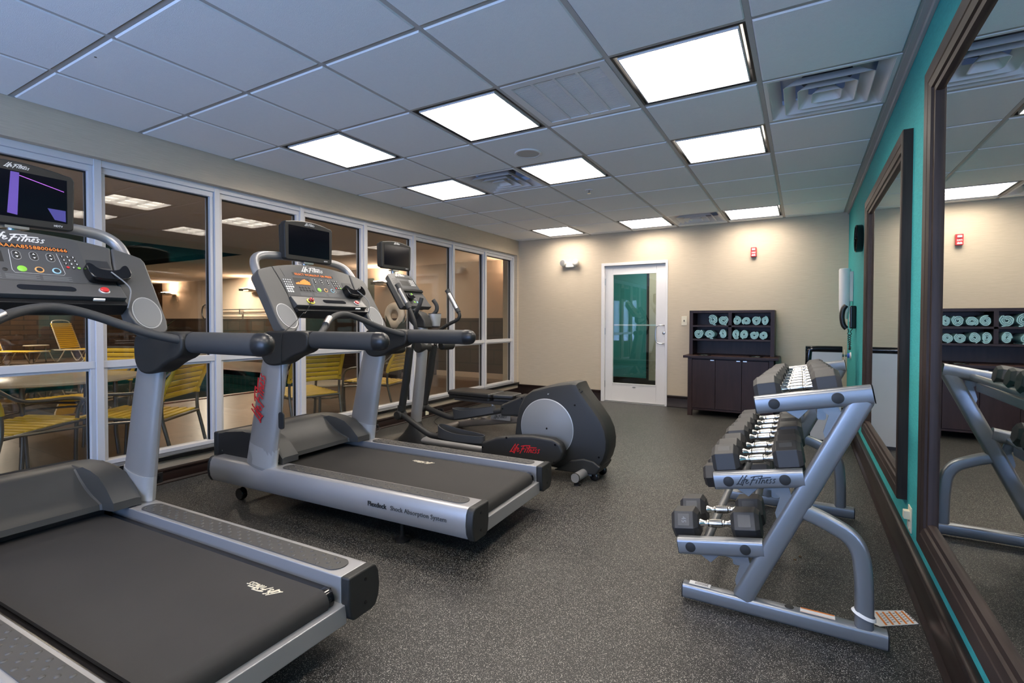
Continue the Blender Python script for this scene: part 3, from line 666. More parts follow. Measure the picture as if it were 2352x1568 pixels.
    for v in (-.035, .021, .077):
        b_ = obj('arrow_button', MB().prism(rrect(v-.0145, v+.0145, .355, .402, .0144, 6), -.0030, -.0024, 'xy', CF), M['wink'], ovl)
        f = MB()
        for s_ in (.388, .368): f.lathe(disc(.0098, .002), 20, CM(v, s_, -.0022))
        q_ = obj('key', f, M['ink'], b_)
        obj('arrow', MB().prism([(v-.005, .3845), (v+.005, .3845), (v, .3925)], 0, .0008, 'xy', CF).prism([(v-.005, .3715), (v+.005, .3715), (v, .3635)], 0, .0008, 'xy', CF), M['wink'], b_)
        obj('key_border', MB().prism(rrect(v-.0138, v+.0138, .3557, .4013, .0137, 6), -.0026, -.0022, 'xy', CF), M['overlay'], b_)
    kp = MB(); kk = 0; kt = []
    for rr_ in range(4):
        for cc in range(3):
            v = .118+cc*.020+rr_*.0035; s_ = .389-rr_*.0195
            kp.lathe(disc(.0076, .002), 16, CM(v, s_, -.0028)); kt.append((v, s_, '123456789*0#'[rr_*3+cc]))
    kpo = obj('keypad', kp, M['ink'], ovl)
    for v, s_, ch_ in kt:
        if ch_ in '*#': obj('key', MB().lathe(disc(.0062, .003), 14, CM(v, s_, -.0022)), M['redp' if ch_ == '*' else 'greenp'], kpo, label='red clear key' if ch_ == '*' else 'green enter key')
        else: text('digit', ch_, .0115, M['wink'], kpo, CM(v, s_, .0002), off=.0004)
    f = MB()
    for rr_ in range(6):
        for cc in range(4 if rr_ < 4 else 3): f.lathe(disc(.0048 if rr_ < 3 else .0072, .002), 12, CM(-.283+cc*.0165, .372-rr_*.0185, -.0028))
    obj('tv_keypad', f, M['wink' if which == 2 else 'ink'], ovl)
    f = MB()
    for n in range(4): f.lathe(disc(.0085, .002), 16, CM(-.180+n*.024, .318, -.0028))
    for n in range(5): f.lathe(disc(.0085, .002), 16, CM(-.180+n*.024, .297, -.0028))
    obj('workout_keys', f, M['ink'], ovl)
    f = MB()
    for a, b in ((-.20, -.10), (-.088, .02), (.03, .13)):
        for n in range(5): f.prism([(a, .253+n*.0052), (b-.012*(n % 2), .253+n*.0052), (b-.012*(n % 2), .2548+n*.0052), (a, .2548+n*.0052)], -.003, -.0026, 'xy', CF)
    obj('caution_print', f, M['oval'], ovl)
    fr = MB().tube([CP(-.055, .405, -.0026), CP(-.062, .30, -.0026), CP(-.056, .285, -.0026), (CP(.105, .285, -.0026)), CP(.112, .295, -.0026), CP(.102, .405, -.0026)], .0007, 4)
    obj('key_outline', fr, M['wink'], ovl)
    # ledge
    lm = frame3(CA, CU, (0, 0, 0.0)) if 0 else None
    def ledge(n0, n1, s0, s1, nm, m, bev):
        f = MB(); rings = []
        for i in range(13):
            v = -.301+.602*i/12; d = .010*(1-(v/.301)**2)
            rings.append([CP(v, s0-d*.6, n0), CP(v, s0-d*.6, n1+d), CP(v, s1, n1*.35), CP(v, s1, n0)])
        f.loft(rings); return obj(nm, f, m, t, bevel=bev, ang=30)
    lg = ledge(-.05, .034, .148, .232, 'console_ledge', M['fascia'], .004)
    ledge(-.06, .026, .112, .150, 'lower_console', M['black'], .004)
    # ledge surface frame
    P0 = CP(0, .142, .044); P1 = CP(0, .232, .012); LU = (P1-P0).normalized(); LF = frame3(P0, (0, 1, 0), LU)
    def LMx(v, s, n=.0005): return Matrix.Translation((LF @ Vector((v, s, n)))-P0) @ LF
    obj('cup_slot', MB().prism(rrect(-.075, .118, .032, .068, .0175, 8), -.003, .0012, 'xy', LF), M['gloss'], lg)
    sb = obj('stop_button', MB().lathe([(.021, 0), (.021, .006), (.018, .008)], 24, LMx(.221, .048, -.004)), M['silverl'], lg)
    obj('button_face', MB().lathe([(.0165, .006), (.0165, .013), (.014, .016)], 24, LMx(.221, .048, -.004)), M['redp'], sb)
    obj('data_label', MB().prism([(.155, -.028), (.198, -.028), (.201, -.018), (.158, -.018)], -.004, .004, 'xy', LF), M['wpaper'], lg)
    if which == 2:
        eb = obj('emergency_stop', MB().lathe([(.027, 0), (.027, .006), (.022, .008)], 28, LMx(-.18, .045, -.004)), M['yelr'], lg)
        obj('button_face', MB().lathe([(.020, .006), (.020, .009), (.015, .012)], 24, LMx(-.18, .045, -.004)), M['ink'], eb); obj('red_button', MB().lathe([(.014, .009), (.0145, .022), (.012, .026)], 24, LMx(-.18, .045, -.004)), M['redp'], eb)
        cb = [LF @ Vector((-.18, .045, .03)), Vector((-1.39, -.24, 1.26)), Vector((-1.38, -.275, 1.235)), Vector((-1.36, -.29, 1.25)), Vector((-1.37, -.33, 1.20)), Vector((-1.33, -.44, 1.137)), Vector((-1.32, -.479, 1.130)), Vector((-1.32, -.487, 1.05)), Vector((-1.32, -.487, .65))]
        lan = obj('safety_cord', MB().tube(cb, .0022, 8, smooth=2), M['black'], t); obj('safety_clip', MB().prism(rrect(-1.342, -1.298, .555, .655, .016, 4), -.492, -.482, 'xz'), M['char'], lan, bevel=.002)
    # accessory holder with its cable
    hd = obj('player_cradle', MB().prism(round2([(.178, .335), (.20, .335), (.225, .30), (.30, .30), (.325, .335), (.345, .335), (.355, .285), (.33, .245), (.20, .245), (.182, .27)], 2), -.004, .045, 'xy', CF), M['gloss'], t, bevel=.006, seg=2)
    obj('player_cable', MB().tube([CP(.265, .285, .047), CP(.275, .26, .055), CP(.305, .22, .055), CP(.315, .18, .06), CP(.30, .13, .05), CP(.295, .10, .02)], .0032, 8, smooth=2), M['oval'], hd)
    obj('player_shelf', MB().prism([(.20, .345), (.295, .345), (.29, .385), (.205, .385)], -.004, -.0025, 'xy', CF), M['darkoverlay'], t)
    # bars
    hb = [(-1.16, -.405, 1.095), (-1.205, -.33, 1.118), (-1.27, -.235, 1.165), (-1.335, -.13, 1.222), (-1.365, 0, 1.250), (-1.345, .12, 1.217), (-1.29, .22, 1.165), (-1.215, .32, 1.118), (-1.16, .405, 1.095)]
    hb = [(x+.035, y, z-.004) for x, y, z in hb]
    bar = obj('heart_rate_bar', MB().tube(hb, .0195, 16, smooth=3), M['foam'], t)
    for s in (-1,): obj('sensor_plate', MB().tube([(-1.225, s*.245, 1.170), (-1.275, s*.17, 1.210)], .0208, 16), M['steel'], bar)
    obj('rear_tube', MB().tube([(-1.60, -.405, 1.42), (-1.68, -.405, 1.55), (-1.72, -.36, 1.612), (-1.73, -.25, 1.632), (-1.73, 0, 1.637), (-1.73, .25, 1.632), (-1.72, .36, 1.612), (-1.68, .405, 1.55), (-1.60, .405, 1.42)], .027, 18, smooth=3), M['silver'], t)
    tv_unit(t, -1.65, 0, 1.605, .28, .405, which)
    return t
def tv_unit(t, xf, yc, z0, hgt, wid, which):
    hw = wid/2
    ol = [(-hw+.006, z0+.01), (-hw+.02, z0), (hw-.02, z0), (hw-.006, z0+.01), (hw, z0+hgt*.86), (hw-.012, z0+hgt*.925)] + [(v, z0+hgt-.022*(v/(hw-.02))**2*1.0) for v in [(hw-.035)*q/8 for q in range(8, -9, -1)]] + [(-hw+.012, z0+hgt*.925), (-hw, z0+hgt*.86)]
    ol = [(yc+a, b) for a, b in ol]
    tv = obj('tv_housing', MB().prism(ol, xf-.045, xf, 'yz'), M['char'], t, bevel=.009, seg=3, ang=32)
    inn = [(yc+(a-yc)*.93, z0+.012+(b-z0)*.92) for a, b in ol]
    obj('tv_back', MB().prism(inn, xf-.085, xf-.045, 'yz'), M['char'], tv, bevel=.012, seg=3)
    sy = hw*.845; s0, s1 = z0+hgt*.125, z0+hgt*.845
    s_ = obj('tv_screen', MB().box(xf-.004, xf+.0008, yc-sy, yc+sy, s0, s1), M['screen'], tv)
    XF = lambda v, z: frame3((xf+.0008, yc+v, z), (0, 1, 0), (0, 0, 1))
    script_logo('brand_script', hgt*.30, M['wink'], tv, XF(0, z0+hgt*.915), .14)
    text('hdtv_mark', 'HDTV', hgt*.043, M['wink'], tv, XF(hw*.68, z0+hgt*.065), off=.0002)
    obj('tv_mount', MB().cyl((xf-.05, yc, z0-.05), (xf-.05, yc, z0+.02), .022, 16).box(xf-.07, xf-.01, yc-.04, yc+.04, z0-.014, z0-.002), M['steel'], tv)
    if which == 1:  # reflection in the dark screen, painted as faintly glowing shapes
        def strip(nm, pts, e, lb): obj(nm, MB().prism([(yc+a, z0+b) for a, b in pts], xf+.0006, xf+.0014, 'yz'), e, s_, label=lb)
        v1 = emit('violet_reflection', (.11, .06, .34), .16); v2 = emit('purple_reflection', (.45, .12, .62), .35); v3 = emit('indigo_reflection', (.045, .04, .2), .3)
        strip('screen_reflection', [(-.035, .05), (-.002, .045), (.006, .232), (-.022, .232)], v1, 'violet column of the reflection painted on the screen')
        strip('screen_reflection', [(.006, .222), (.16, .183), (.16, .180), (.006, .219)], v2, 'purple diagonal line of the reflection painted on the screen')
        strip('screen_reflection', [(.10, .095), (.165, .094), (.165, .042), (.125, .046)], v3, 'indigo patch of the reflection painted on the screen')
t2 = treadmill('second treadmill from the camera, whole machine seen with red script on its near upright', (-1.153, .002, 0), .0492, 2)
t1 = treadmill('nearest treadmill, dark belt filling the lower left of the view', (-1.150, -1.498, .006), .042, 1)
for c in t1.children:      # the nearer machine stands a little lower at its deck
    if c.name.startswith(('side_rail', 'rear_end_cap', 'front_end_cap', 'screw', 'foot_tread', 'rear_crossbar', 'running', 'rear_roller', 'motor_', 'side_panel')): c.location.z = -.022
for ch_ in list(t2.children):
    if ch_.name.startswith('upright') and ch_.data.vertices[0].co.y < 0:
        UP = ch_
dr = Vector((-.093, 0, -.465)).normalized()
script_logo('brand_script', .30, M['red'], UP, frame3((-1.535, -.4712, .73), -dr, Vector((-.98, 0, .2))) @ Matrix.Diagonal((1, 1.35, 1, 1)), .13, label='red script lettering')
SF = lambda u, z: frame3((u, -.4745, z), (1, 0, 0), (0, 0.04, 1))
nr = [c for c in t2.children if c.name.startswith('side_rail') and c.data.vertices[0].co.y < 0][0]
text('rail_lettering', 'Flexdeck', .036, M['ink'], nr, frame3((-.66, -.476, .222), (1, 0, 0), (0, -.02, 1)), align='LEFT', off=.0006)
text('rail_lettering', 'Shock Absorption System', .034, M['char2'], nr, frame3((-.505, -.476, .222), (1, 0, 0), (0, -.02, 1)), align='LEFT')
for q in (t1, t2):
    b_ = [c for c in q.children if c.name.startswith('running_belt')][0]
    o_ = (-.275, .185) if q is t1 else (-.80, .17)
    script_logo('belt_script', .165, M['cream'], b_, frame3((o_[0], o_[1], .2622), (-1, -.0, 0), (0, -1, 0)), .15, label='cream script on the belt')

# ================================================================ elliptical trainer
e = thing('elliptical_trainer', 'charcoal and silver elliptical trainer with moving arms and small screen', 'elliptical trainer', (-2.1, 1.18, 0))
X = lambda x: x+2.1
def ex(pts): return [(X(a), b) for a, b in pts]
dr_ = ex([(-1.835, .12), (-1.80, .40), (-1.775, .50), (-1.72, .602), (-1.66, .645), (-1.588, .668), (-1.49, .697), (-1.395, .717), (-1.30, .732), (-1.262, .728), (-1.24, .685), (-1.21, .645), (-1.125, .545), (-1.06, .46), (-1.025, .385), (-1.012, .31), (-1.015, .24), (-1.035, .17), (-1.07, .11), (-1.115, .07), (-1.20, .055), (-1.40, .05), (-1.70, .06)])
rings = []
for y, k in ((-.115, .90), (-.108, .955), (-.09, .985), (-.06, 1.), (.06, 1.), (.09, .985), (.108, .955), (.115, .90)):
    cx, cz = X(-1.42), .36
    rings.append([(cx+(a-cx)*k, y, cz+(b-cz)*k) for a, b in dr_])
dm = obj('drive_housing', MB().loft(rings), M['char'], e, ang=28)
dc = (X(-1.512), -.1155, .362)
obj('crank_disc', MB().lathe([(.225, -.004), (.225, .004), (.221, .007)], 56, frame3(dc, (1, 0, 0), (0, 0, 1))), M['oval'], dm)
obj('disc_rim', MB().lathe([(.229, -.004), (.229, .003), (.224, .005), (.224, -.004)], 56, frame3(dc, (1, 0, 0), (0, 0, 1)), caps=False), M['silverl'], dm)
obj('crank_disc', MB().lathe([(.225, -.004), (.225, .004), (.221, .007)], 56, frame3((dc[0], .1155, dc[2]), (-1, 0, 0), (0, 0, 1))), M['oval'], dm)
f = MB()
for n in range(4):
    a0 = Vector((X(-1.335+n*.024), -.107, .652-n*.012)); f.tube([a0, a0+Vector((.02, .004, .035)), a0+Vector((.045, .012, .055))], .0045, 8, smooth=1)
obj('vent_slots', f, M['ink'], dm)
f = MB()
for a, b in ((-1.735, .575), (-1.505, .567), (-1.275, .56), (-1.08, .19), (-1.508, .36)): f.lathe([(.0075, 0), (.0075, .002)], 12, frame3((X(a), -.1145 if a != -1.508 else -.123, b), (1, 0, 0), (0, 0, 1)))
obj('screw', f, M['gloss'], dm)
bd = obj('red_badge', MB().lathe([(.017, 0), (.017, .002)], 24, frame3((X(-1.50), -.1125, .628), (1, 0, 0), (0, 0, 1))), mat('red_badge', (.75, .13, .12), .35), dm)
text('badge_print', 'LF', .014, M['wpaper'], bd, frame3((X(-1.50), -.1148, .628), (1, 0, 0), (0, 0, 1)))
obj('lower_skirt', MB().prism(ex([(-1.45, .045), (-1.36, .09), (-1.30, .14), (-1.2, .165), (-1.12, .155), (-1.06, .12), (-1.10, .055)]), -.130, .130, 'xz'), M['char'], dm, bevel=.012, seg=3)
# rear stabiliser with wheels and feet
obj('rear_stabilizer', MB().cyl((X(-1.205), -.27, .058), (X(-1.17), .27, .058), .033, 24), M['silver'], e)
for s in (-1, 1):
    obj('stabilizer_end', MB().lathe([(.034, 0), (.034, .014), (.026, .018), (.022, .010)], 24, frame3((X(-1.205 if s < 0 else -1.17), s*.268, .058), (1, 0, 0), (0, 0, s*1.))), M['char'], e)
    obj('leveling_foot', MB().lathe([(.026, 0), (.026, .01), (.01, .014), (.01, .03)], 20, Matrix.Translation((X(-1.20), s*.235, 0))), M['black'], e)
    obj('transport_wheel', MB().lathe([(.025, -.014), (.034, -.010), (.034, .010), (.025, .014), (.012, .016)], 24, frame3((X(-1.125), s*.085, .036), (1, 0, 0), (0, 0, 1))), M['gloss'], e)
obj('wheel_bracket', MB().prism(ex([(-1.22, .05), (-1.18, .095), (-1.11, .08), (-1.095, .035), (-1.14, .03)]), -.10, -.075, 'xz').prism(ex([(-1.22, .05), (-1.18, .095), (-1.11, .08), (-1.095, .035), (-1.14, .03)]), .075, .10, 'xz'), M['silver'], e, bevel=.005)
# spine and front foot
obj('base_tube', MB().tube([(X(-3.0), 0, .085), (X(-1.5), 0, .085)], .036, 20, r2=.052, up=(0, 0, 1)), M['silver'], e)
bc = MB(); r0 = []
for z, x0, x1, w in ((.012, -3.23, -2.80, .10), (.06, -3.17, -2.80, .095), (.13, -3.09, -2.83, .08), (.20, -3.03, -2.88, .062), (.255, -3.005, -2.90, .052)):
    r0.append([(X((x0+x1)/2)+(x1-x0)/2*math.cos(a), w*math.sin(a), z) for a in [2*PI*i/24 for i in range(24)]])
obj('post_boot', bc.loft(r0), M['char'], e, ang=50)
obj('front_stabilizer', MB().cyl((X(-3.12), -.26, .045), (X(-3.12), .26, .045), .030, 20), M['char'], e)
obj('front_post', MB().tube([(X(-2.955), 0, .22), (X(-2.90), 0, .65), (X(-2.868), 0, .93), (X(-2.85), 0, 1.10), (X(-2.90), 0, 1.20), (X(-2.97), 0, 1.30)], [.052, .050, .048, .046, .042, .04], 20, smooth=1), M['silver'], e)
obj('pivot_hub', MB().cyl((X(-2.865), -.075, .955), (X(-2.865), .075, .955), .052, 24), M['char'], e, bevel=.006)
obj('tower_cover', MB().prism(ex([(-2.93, 1.14), (-2.79, 1.13), (-2.80, 1.20), (-2.86, 1.27), (-2.99, 1.31), (-3.0, 1.2)]), -.055, .055, 'xz'), M['char'], e, bevel=.015, seg=3)
for s, xb, zb, xt, nm in ((-1, -2.935, .40, -2.835, 'near'), (1, -3.02, .40, -2.90, 'far')):
    y = s*.205
    obj('pivot_sleeve', MB().lathe([(.030, 0), (.042, .012), (.046, .05), (.046, .17)], 24, frame3((X(-2.865), s*.262, .955), (-s, 0, 0), (0, 0, 1))), M['char'], e)
    l = obj('link_arm', MB().tube([(X(xb), y, zb), (X((xb+xt)/2+.005), y, (zb+.93)/2), (X(xt), y, .96)], [.034, .037, .036], 20, r2=.030, up=(1, 0, 0)), M['char'], e)
    obj('link_collar', MB().lathe([(.03, -.045), (.043, -.04), (.045, .0), (.043, .042), (.034, .05)], 24, frame3((X(xb-.015), y, zb-.055), (.99, 0, .1), (0, 0, 1))).tube([(X(xb-.004), y, zb-.02), (X(xb), y, zb+.03)], .037, 20), M['char'], l)
    if s < 0: lg_ = [(-2.93, .345), (-2.85, .31), (-2.74, .258), (-2.62, .203), (-2.55, .196), (-2.04, .196)]; cv = [(-2.045, .120), (-2.045, .212), (-1.90, .270), (-1.745, .300), (-1.58, .318), (-1.40, .314), (-1.335, .285), (-1.308, .225), (-1.33, .160), (-1.40, .112), (-1.50, .100), (-1.8, .105)]
    else: lg_ = [(-3.01, .345), (-2.93, .325), (-2.82, .298), (-2.70, .275), (-2.62, .283), (-2.12, .395)]; cv = [(-2.115, .350), (-2.12, .447), (-1.98, .51), (-1.823, .577), (-1.62, .62), (-1.46, .62), (-1.42, .56), (-1.45, .48), (-1.56, .42), (-1.8, .375)]
    obj('pedal_arm', MB().tube([(X(a), y, b) for a, b in lg_], .0265, 18, smooth=2), M['char'], e)
    pc = obj('pedal_arm_cover', MB().prism(ex(cv), y-.042, y+.042, 'xz'), M['char'], e, bevel=.022, seg=4, ang=25)
    f = MB()
    for a, b in (((-2.025, .175), (-1.80, .278), (-1.375, .275), (-1.385, .14)) if s < 0 else ((-2.09, .42), (-1.82, .545))): f.lathe([(.008, 0), (.008, .003)], 12, frame3((X(a), y-.0405, b), (1, 0, 0), (0, 0, 1)))
    obj('screw', f, M['gloss'], pc)
    if s < 0: script_logo('brand_script', .27, M['red'], pc, frame3((X(-1.63), y-.0425, .205), (1, 0, .06), (-.05, 0, 1)), .125, label='red script lettering')
    # foot pedal: a flat tray with a raised rim, high at the toe
    pe = Vector((X(-2.27), y, .222)) if s < 0 else Vector((X(-2.42), y, .342)); tl_ = 0. if s < 0 else .22
    o8 = []
    for a in [2*PI*i/36 for i in range(36)]:
        cx = math.cos(a); sy = math.sin(a); o8.append((.235*cx*(1 if cx > 0 else 1), .078*(abs(sy)**.75)*(1 if sy > 0 else -1)*(1 if cx < .2 else 1-.25*(cx-.2))))
    def PT(u, v, z): return (pe.x+u*math.cos(tl_)-z*math.sin(tl_), pe.y+v, pe.z+u*math.sin(tl_)+z*math.cos(tl_))
    def rimh(u): return .040+.045*max(0, -u/.235)**1.6-.006*max(0, u/.235)
    f = MB(); f.loft([[PT(u, v, -.022) for u, v in o8], [PT(u*1.0, v*1.0, rimh(u)) for u, v in o8], [PT(u*.965, v*.92, rimh(u)) for u, v in o8], [PT(u*.965, v*.92, -.010) for u, v in o8]])
    pd = obj('foot_pedal', f, M['foam'], e, ang=40)
    obj('pedal_tread', MB().loft([[PT(u*.95, v*.9, -.012) for u, v in o8], [PT(u*.93, v*.88, -.004) for u, v in o8]]), M['pad'], pd)
# moving handles
obj('moving_handle', MB().tube([(X(-2.80), -.205, .96), (X(-2.745), -.225, 1.08), (X(-2.752), -.235, 1.19), (X(-2.80), -.235, 1.285), (X(-2.825), -.235, 1.33)], .017, 14, smooth=2), M['char'], e)
hg = obj('hand_grip', MB().tube([(X(-2.812), -.235, 1.305), (X(-2.83), -.235, 1.335), (X(-2.945), -.235, 1.508), (X(-2.955), -.235, 1.522)], [.023, .0235, .0235, .026], 16), M['foam'], e)
obj('sensor_plate', MB().tube([(X(-2.84), -.238, 1.35), (X(-2.925), -.238, 1.478)], .0225, 16), M['steel'], hg)
obj('moving_handle', MB().tube([(X(-2.885), .205, .96), (X(-2.90), .25, 1.09), (X(-2.80), .30, 1.165), (X(-2.70), .32, 1.205), (X(-2.672), .32, 1.25), (X(-2.70), .32, 1.295)], .017, 14, smooth=2), M['char'], e)
hg = obj('hand_grip', MB().tube([(X(-2.69), .32, 1.282), (X(-2.71), .32, 1.31), (X(-2.82), .32, 1.485), (X(-2.828), .32, 1.498)], [.022, .0235, .0235, .027], 16), M['foam'], e)
obj('sensor_plate', MB().tube([(X(-2.712), .3155, 1.315), (X(-2.805), .3155, 1.462)], .0225, 16), M['steel'], hg)
for s, pts in ((-1, [(-2.90, -.02, 1.20), (-2.89, -.07, 1.245), (-2.85, -.10, 1.29), (-2.81, -.10, 1.345), (-2.80, -.09, 1.405)]), (1, [(-2.90, .02, 1.20), (-2.86, .09, 1.235), (-2.80, .12, 1.28), (-2.79, .12, 1.34), (-2.825, .10, 1.395)])):
    obj('fixed_handle', MB().tube([(X(a), b, c) for a, b, c in pts], .0185, 14, smooth=2), M['foam'], e)
cu_ = obj('cup_holder', MB().lathe([(.05, 0), (.052, .015), (.062, .115), (.060, .118), (.050, .02)], 32, Matrix.Translation((X(-2.83), .13, 1.145))), M['silverl'], e)
obj('cup_liner', MB().lathe([(.0605, .114), (.0615, .122), (.056, .122), (.050, .02)], 32, Matrix.Translation((X(-2.83), .13, 1.145)), caps=False).lathe([(.045, -.012), (.051, .004)], 32, Matrix.Translation((X(-2.83), .13, 1.145))), M['black'], cu_)
# elliptical console
EA = Vector((X(-2.92), 0, 1.34)); EU = Vector((-math.cos(R(52.5)), 0, math.sin(R(52.5)))); EF = frame3(EA, (0, 1, 0), EU)
op = [(-.195, -.01), (.19, -.01), (.182, .03), (.158, .35), (.14, .372)] + [(v, .392-.02*(v/.15)**2) for v in (.10, .05, 0, -.05, -.10)] + [(-.15, .372), (-.172, .35), (-.195, .03)]
ec = obj('console_panel', MB().prism(op, -.05, 0, 'xy', EF), M['fascia'], e, bevel=.006, seg=2)
obj('rear_shell', MB().prism([(a*.85, .02+b*.88) for a, b in op], -.095, -.05, 'xy', EF), M['char'], e, bevel=.02, seg=3)
ov_ = obj('display_overlay', MB().prism([(-.165, .19), (.155, .19), (.14, .36), (0, .378), (-.15, .36)], .0, .0012, 'xy', EF), M['overlay'], ec)
EM = lambda v, s, n=.0012: Matrix.Translation((EF @ Vector((v, s, n)))-EA) @ EF
script_logo('brand_script', .13, M['wink'], ov_, EM(-.01, .364), .14)
obj('message_display', MB().prism([(-.085, .325), (.11, .325), (.105, .345), (-.085, .345)], .001, .002, 'xy', EF), M['ink'], ov_)
obj('workout_screen', MB().prism([(-.055, .238), (.055, .238), (.052, .296), (-.055, .296)], .001, .002, 'xy', EF), M['ink'], ov_)
f = MB()
for r_ in range(4):
    for c_ in range(3): f.lathe(disc(.0062, .002), 12, EM(.082+c_*.021, .305-r_*.019))
obj('keypad', f, M['wink'], ov_)
f = MB()
for r_ in range(4):
    for c_ in range(3): f.lathe(disc(.005, .002), 12, EM(-.135+c_*.02, .31-r_*.02))
obj('tv_keypad', f, M['pad'], ov_)
obj('reading_ledge', MB().prism([(-.17, .155), (.165, .155), (.16, .183), (-.165, .183)], -.002, .022, 'xy', EF), M['black'], ec, bevel=.004)
f = MB()
for c_ in range(7): f.lathe(disc(.0065, .002), 12, EM(-.10+c_*.02, .13-.004*c_, 0)); f.lathe(disc(.0065, .002), 12, EM(-.09+c_*.02, .105, 0))
obj('workout_keys', f, M['ink'], ec)
obj('start_button', MB().lathe(disc(.012), 16, EM(.0, .135, .001)), M['greenp'], ec, label='green start button')
for v, c in ((-.02, 'greenp'), (.015, 'bluep')): obj('button', MB().lathe(disc(.011), 16, EM(v, .04, 0)), M[c], ec, label='round coloured button')
obj('player_cradle', MB().prism(round2([(-.115, .11), (-.09, .11), (-.085, .085), (-.06, .085), (-.05, .10), (-.03, .09), (-.03, .05), (-.10, .045), (-.125, .07)], 2), 0, .04, 'xy', EF), M['gloss'], ec, bevel=.004)
obj('player_cable', MB().tube([EF @ Vector((-.06, .05, .04)), EF @ Vector((-.05, .02, .06)), EF @ Vector((-.07, -.01, .03))], .003, 8, smooth=2), M['oval'], ec)
tv_unit(e, X(-3.185), .0, 1.688, .268, .395, 3)

for root, y, pts in ((t2, 1.52, [(WL+.06, 1.52, .055), (WL+.13, 1.50, .05), (WL+.15, 1.45, .012), (-3.65, 1.20, .006), (-3.45, .8, .006), (-3.30, .5, .006), (-3.2, .25, .1)]),
                   (e, 2.64, [(WL+.06, 2.64, .05), (WL+.14, 2.6, .045), (WL+.17, 2.45, .008), (-3.6, 2.2, .006), (-3.3, 2.0, .006), (-3.15, 1.75, .006), (-3.12, 1.35, .02)])):
    mi = (Matrix.Translation(root.location) @ Matrix.Rotation(root.rotation_euler.z, 4, 'Z')).inverted()
    c_ = obj('power_cord', MB().tube([mi @ Vector(q) for q in pts], .004, 8, smooth=3), M['black'], root)
    obj('plug', MB().box(WL+.035, WL+.075, y-.014, y+.014, .038, .068, mi), M['black'], c_, bevel=.005)

# ================================================================ dumbbell rack
rk = thing('dumbbell_rack', 'silver three tier dumbbell rack with bolted trays beside the teal wall', 'dumbbell rack', (.145, .49, 0))
ox, oy = .145, .49
def L(p): return (p[0]-ox, p[1]-oy, p[2])
YN, YF = -.197, 1.175
for y, s in ((YN, -1), (YF, 1)):
    yy = lambda pts: [L((a, y, b)) for a, b in pts]
    obj('foot', beam(MB(), yy([(-.212, .043), (.503, .043)]), .052, .066, (0, 1, 0), .32), M['rackm'], rk)
    for x in (-.214, .505): obj('end_plug', MB().prism([(a, b) for a, b in rrect(y-oy-.026, y-oy+.026, .010, .076, .015)], x-ox-.003, x-ox+.003, 'yz'), M['black'], rk, bevel=.002)
    obj('column', beam(MB(), yy([(.022, .07), (.418, .910)]), .050, .076, (0, 1, 0), .3), M['rackm'], rk)
    obj('rear_brace', beam(MB(), yy([(.222, .468), (.30, .443), (.415, .385), (.433, .23), (.433, .07)]), .045, .060, (0, 1, 0), .3, smooth=3), M['rackm'], rk)
    for (a, b, c, d, nm) in ((-.232, .229, .098, .286, 'bottom'), (-.088, .531, .235, .592, 'middle'), (.064, .860, .447, .931, 'top')):
        am = obj('tray_arm', beam(MB(), yy([(a, b), (c, d)]), .052, .070, (0, 1, 0), .3), M['rackm'], rk)
        t = Vector((c-a, 0, d-b)).normalized(); up = Vector((-t.z, 0, t.x))
        for q in ((a, b, -1),) + (((c, d, 1),) if nm == 'top' else ()):
            m_ = frame3(L((q[0], y, q[1])), (0, 1, 0), up)
            obj('end_plug', MB().prism(rrect(-.023, .023, -.035, .035, .014), -.004*q[2]*-1, .005, 'xy', m_), M['char'], am, bevel=.002)
        for k in ((.155, .80) if nm == 'bottom' else (.17, .80) if nm == 'middle' else (.17, .72)):
            p = Vector((a, y+s*.026, b))+Vector((c-a, 0, d-b))*k
            obj('bolt_cover', MB().lathe([(.0205, 0), (.020, .003), (.012, .005)], 24, frame3(L(p), (1, 0, 0), (0, 0, -s))), M['char'], am)
        # plates under the arm
        p1 = Vector((a, 0, b))+Vector((c-a, 0, d-b))*.36-up*.033
        obj('tray_bracket', MB().prism([(p1.x-.045-ox, p1.z-.007), (p1.x+.045-ox, p1.z+.009), (p1.x+.006-ox, p1.z-.036)], y-oy-.004, y-oy+.004, 'xz'), M['rackm'], am, bevel=.002)
        # curved web between arm and column
        cz = lambda z: .022+(z-.07)*.39/.83
        z1 = d-.055; xa = cz(z1)
        ua = lambda x_: b+(d-b)*((x_-a)/(c-a))-.028
        w = [(xa-.175, ua(xa-.175)), (xa-.06, ua(xa-.06)), (cz(z1-.025)-.036, z1-.025), (cz(z1-.13)-.036, z1-.13), (cz(z1-.13)-.044, z1-.10), (xa-.088, z1-.035), (xa-.12, z1-.012)]
        w = [(x_-ox, z_) for x_, z_ in w]
        obj('web_plate', MB().prism(w, y-oy-.004, y-oy+.004, 'xz'), M['rackm'], rk)
for (a, b, c, d, u0, u1) in ((-.232, .229, .098, .286, .30, .78), (-.088, .531, .235, .592, .30, .78), (.064, .860, .447, .931, .26, .66)):
    for k in (u0, u1):
        p = Vector((a, 0, b))+Vector((c-a, 0, d-b))*k
        obj('tray_rail', MB().cyl(L((p.x, YN+.02, p.z-.012)), L((p.x, YF-.02, p.z-.012)), .0185, 18), M['rackm'], rk)
    p = Vector((a, 0, b))+Vector((c-a, 0, d-b))*((u0+u1)/2)
    obj('cross_beam', beam(MB(), [L((p.x+.05, YN+.02, p.z-.05)), L((p.x+.05, YF-.02, p.z-.05))], .030, .05, (1, 0, 0)), M['rackm'], rk)
na = [c for c in rk.children if c.name.startswith('tray_arm')][1]
script_logo('brand_script', .148, M['ink'], na, frame3(L((.070, YN-.0265, .5608)), (1, 0, .187), (0, 0, 1)), .11, label='black script lettering')
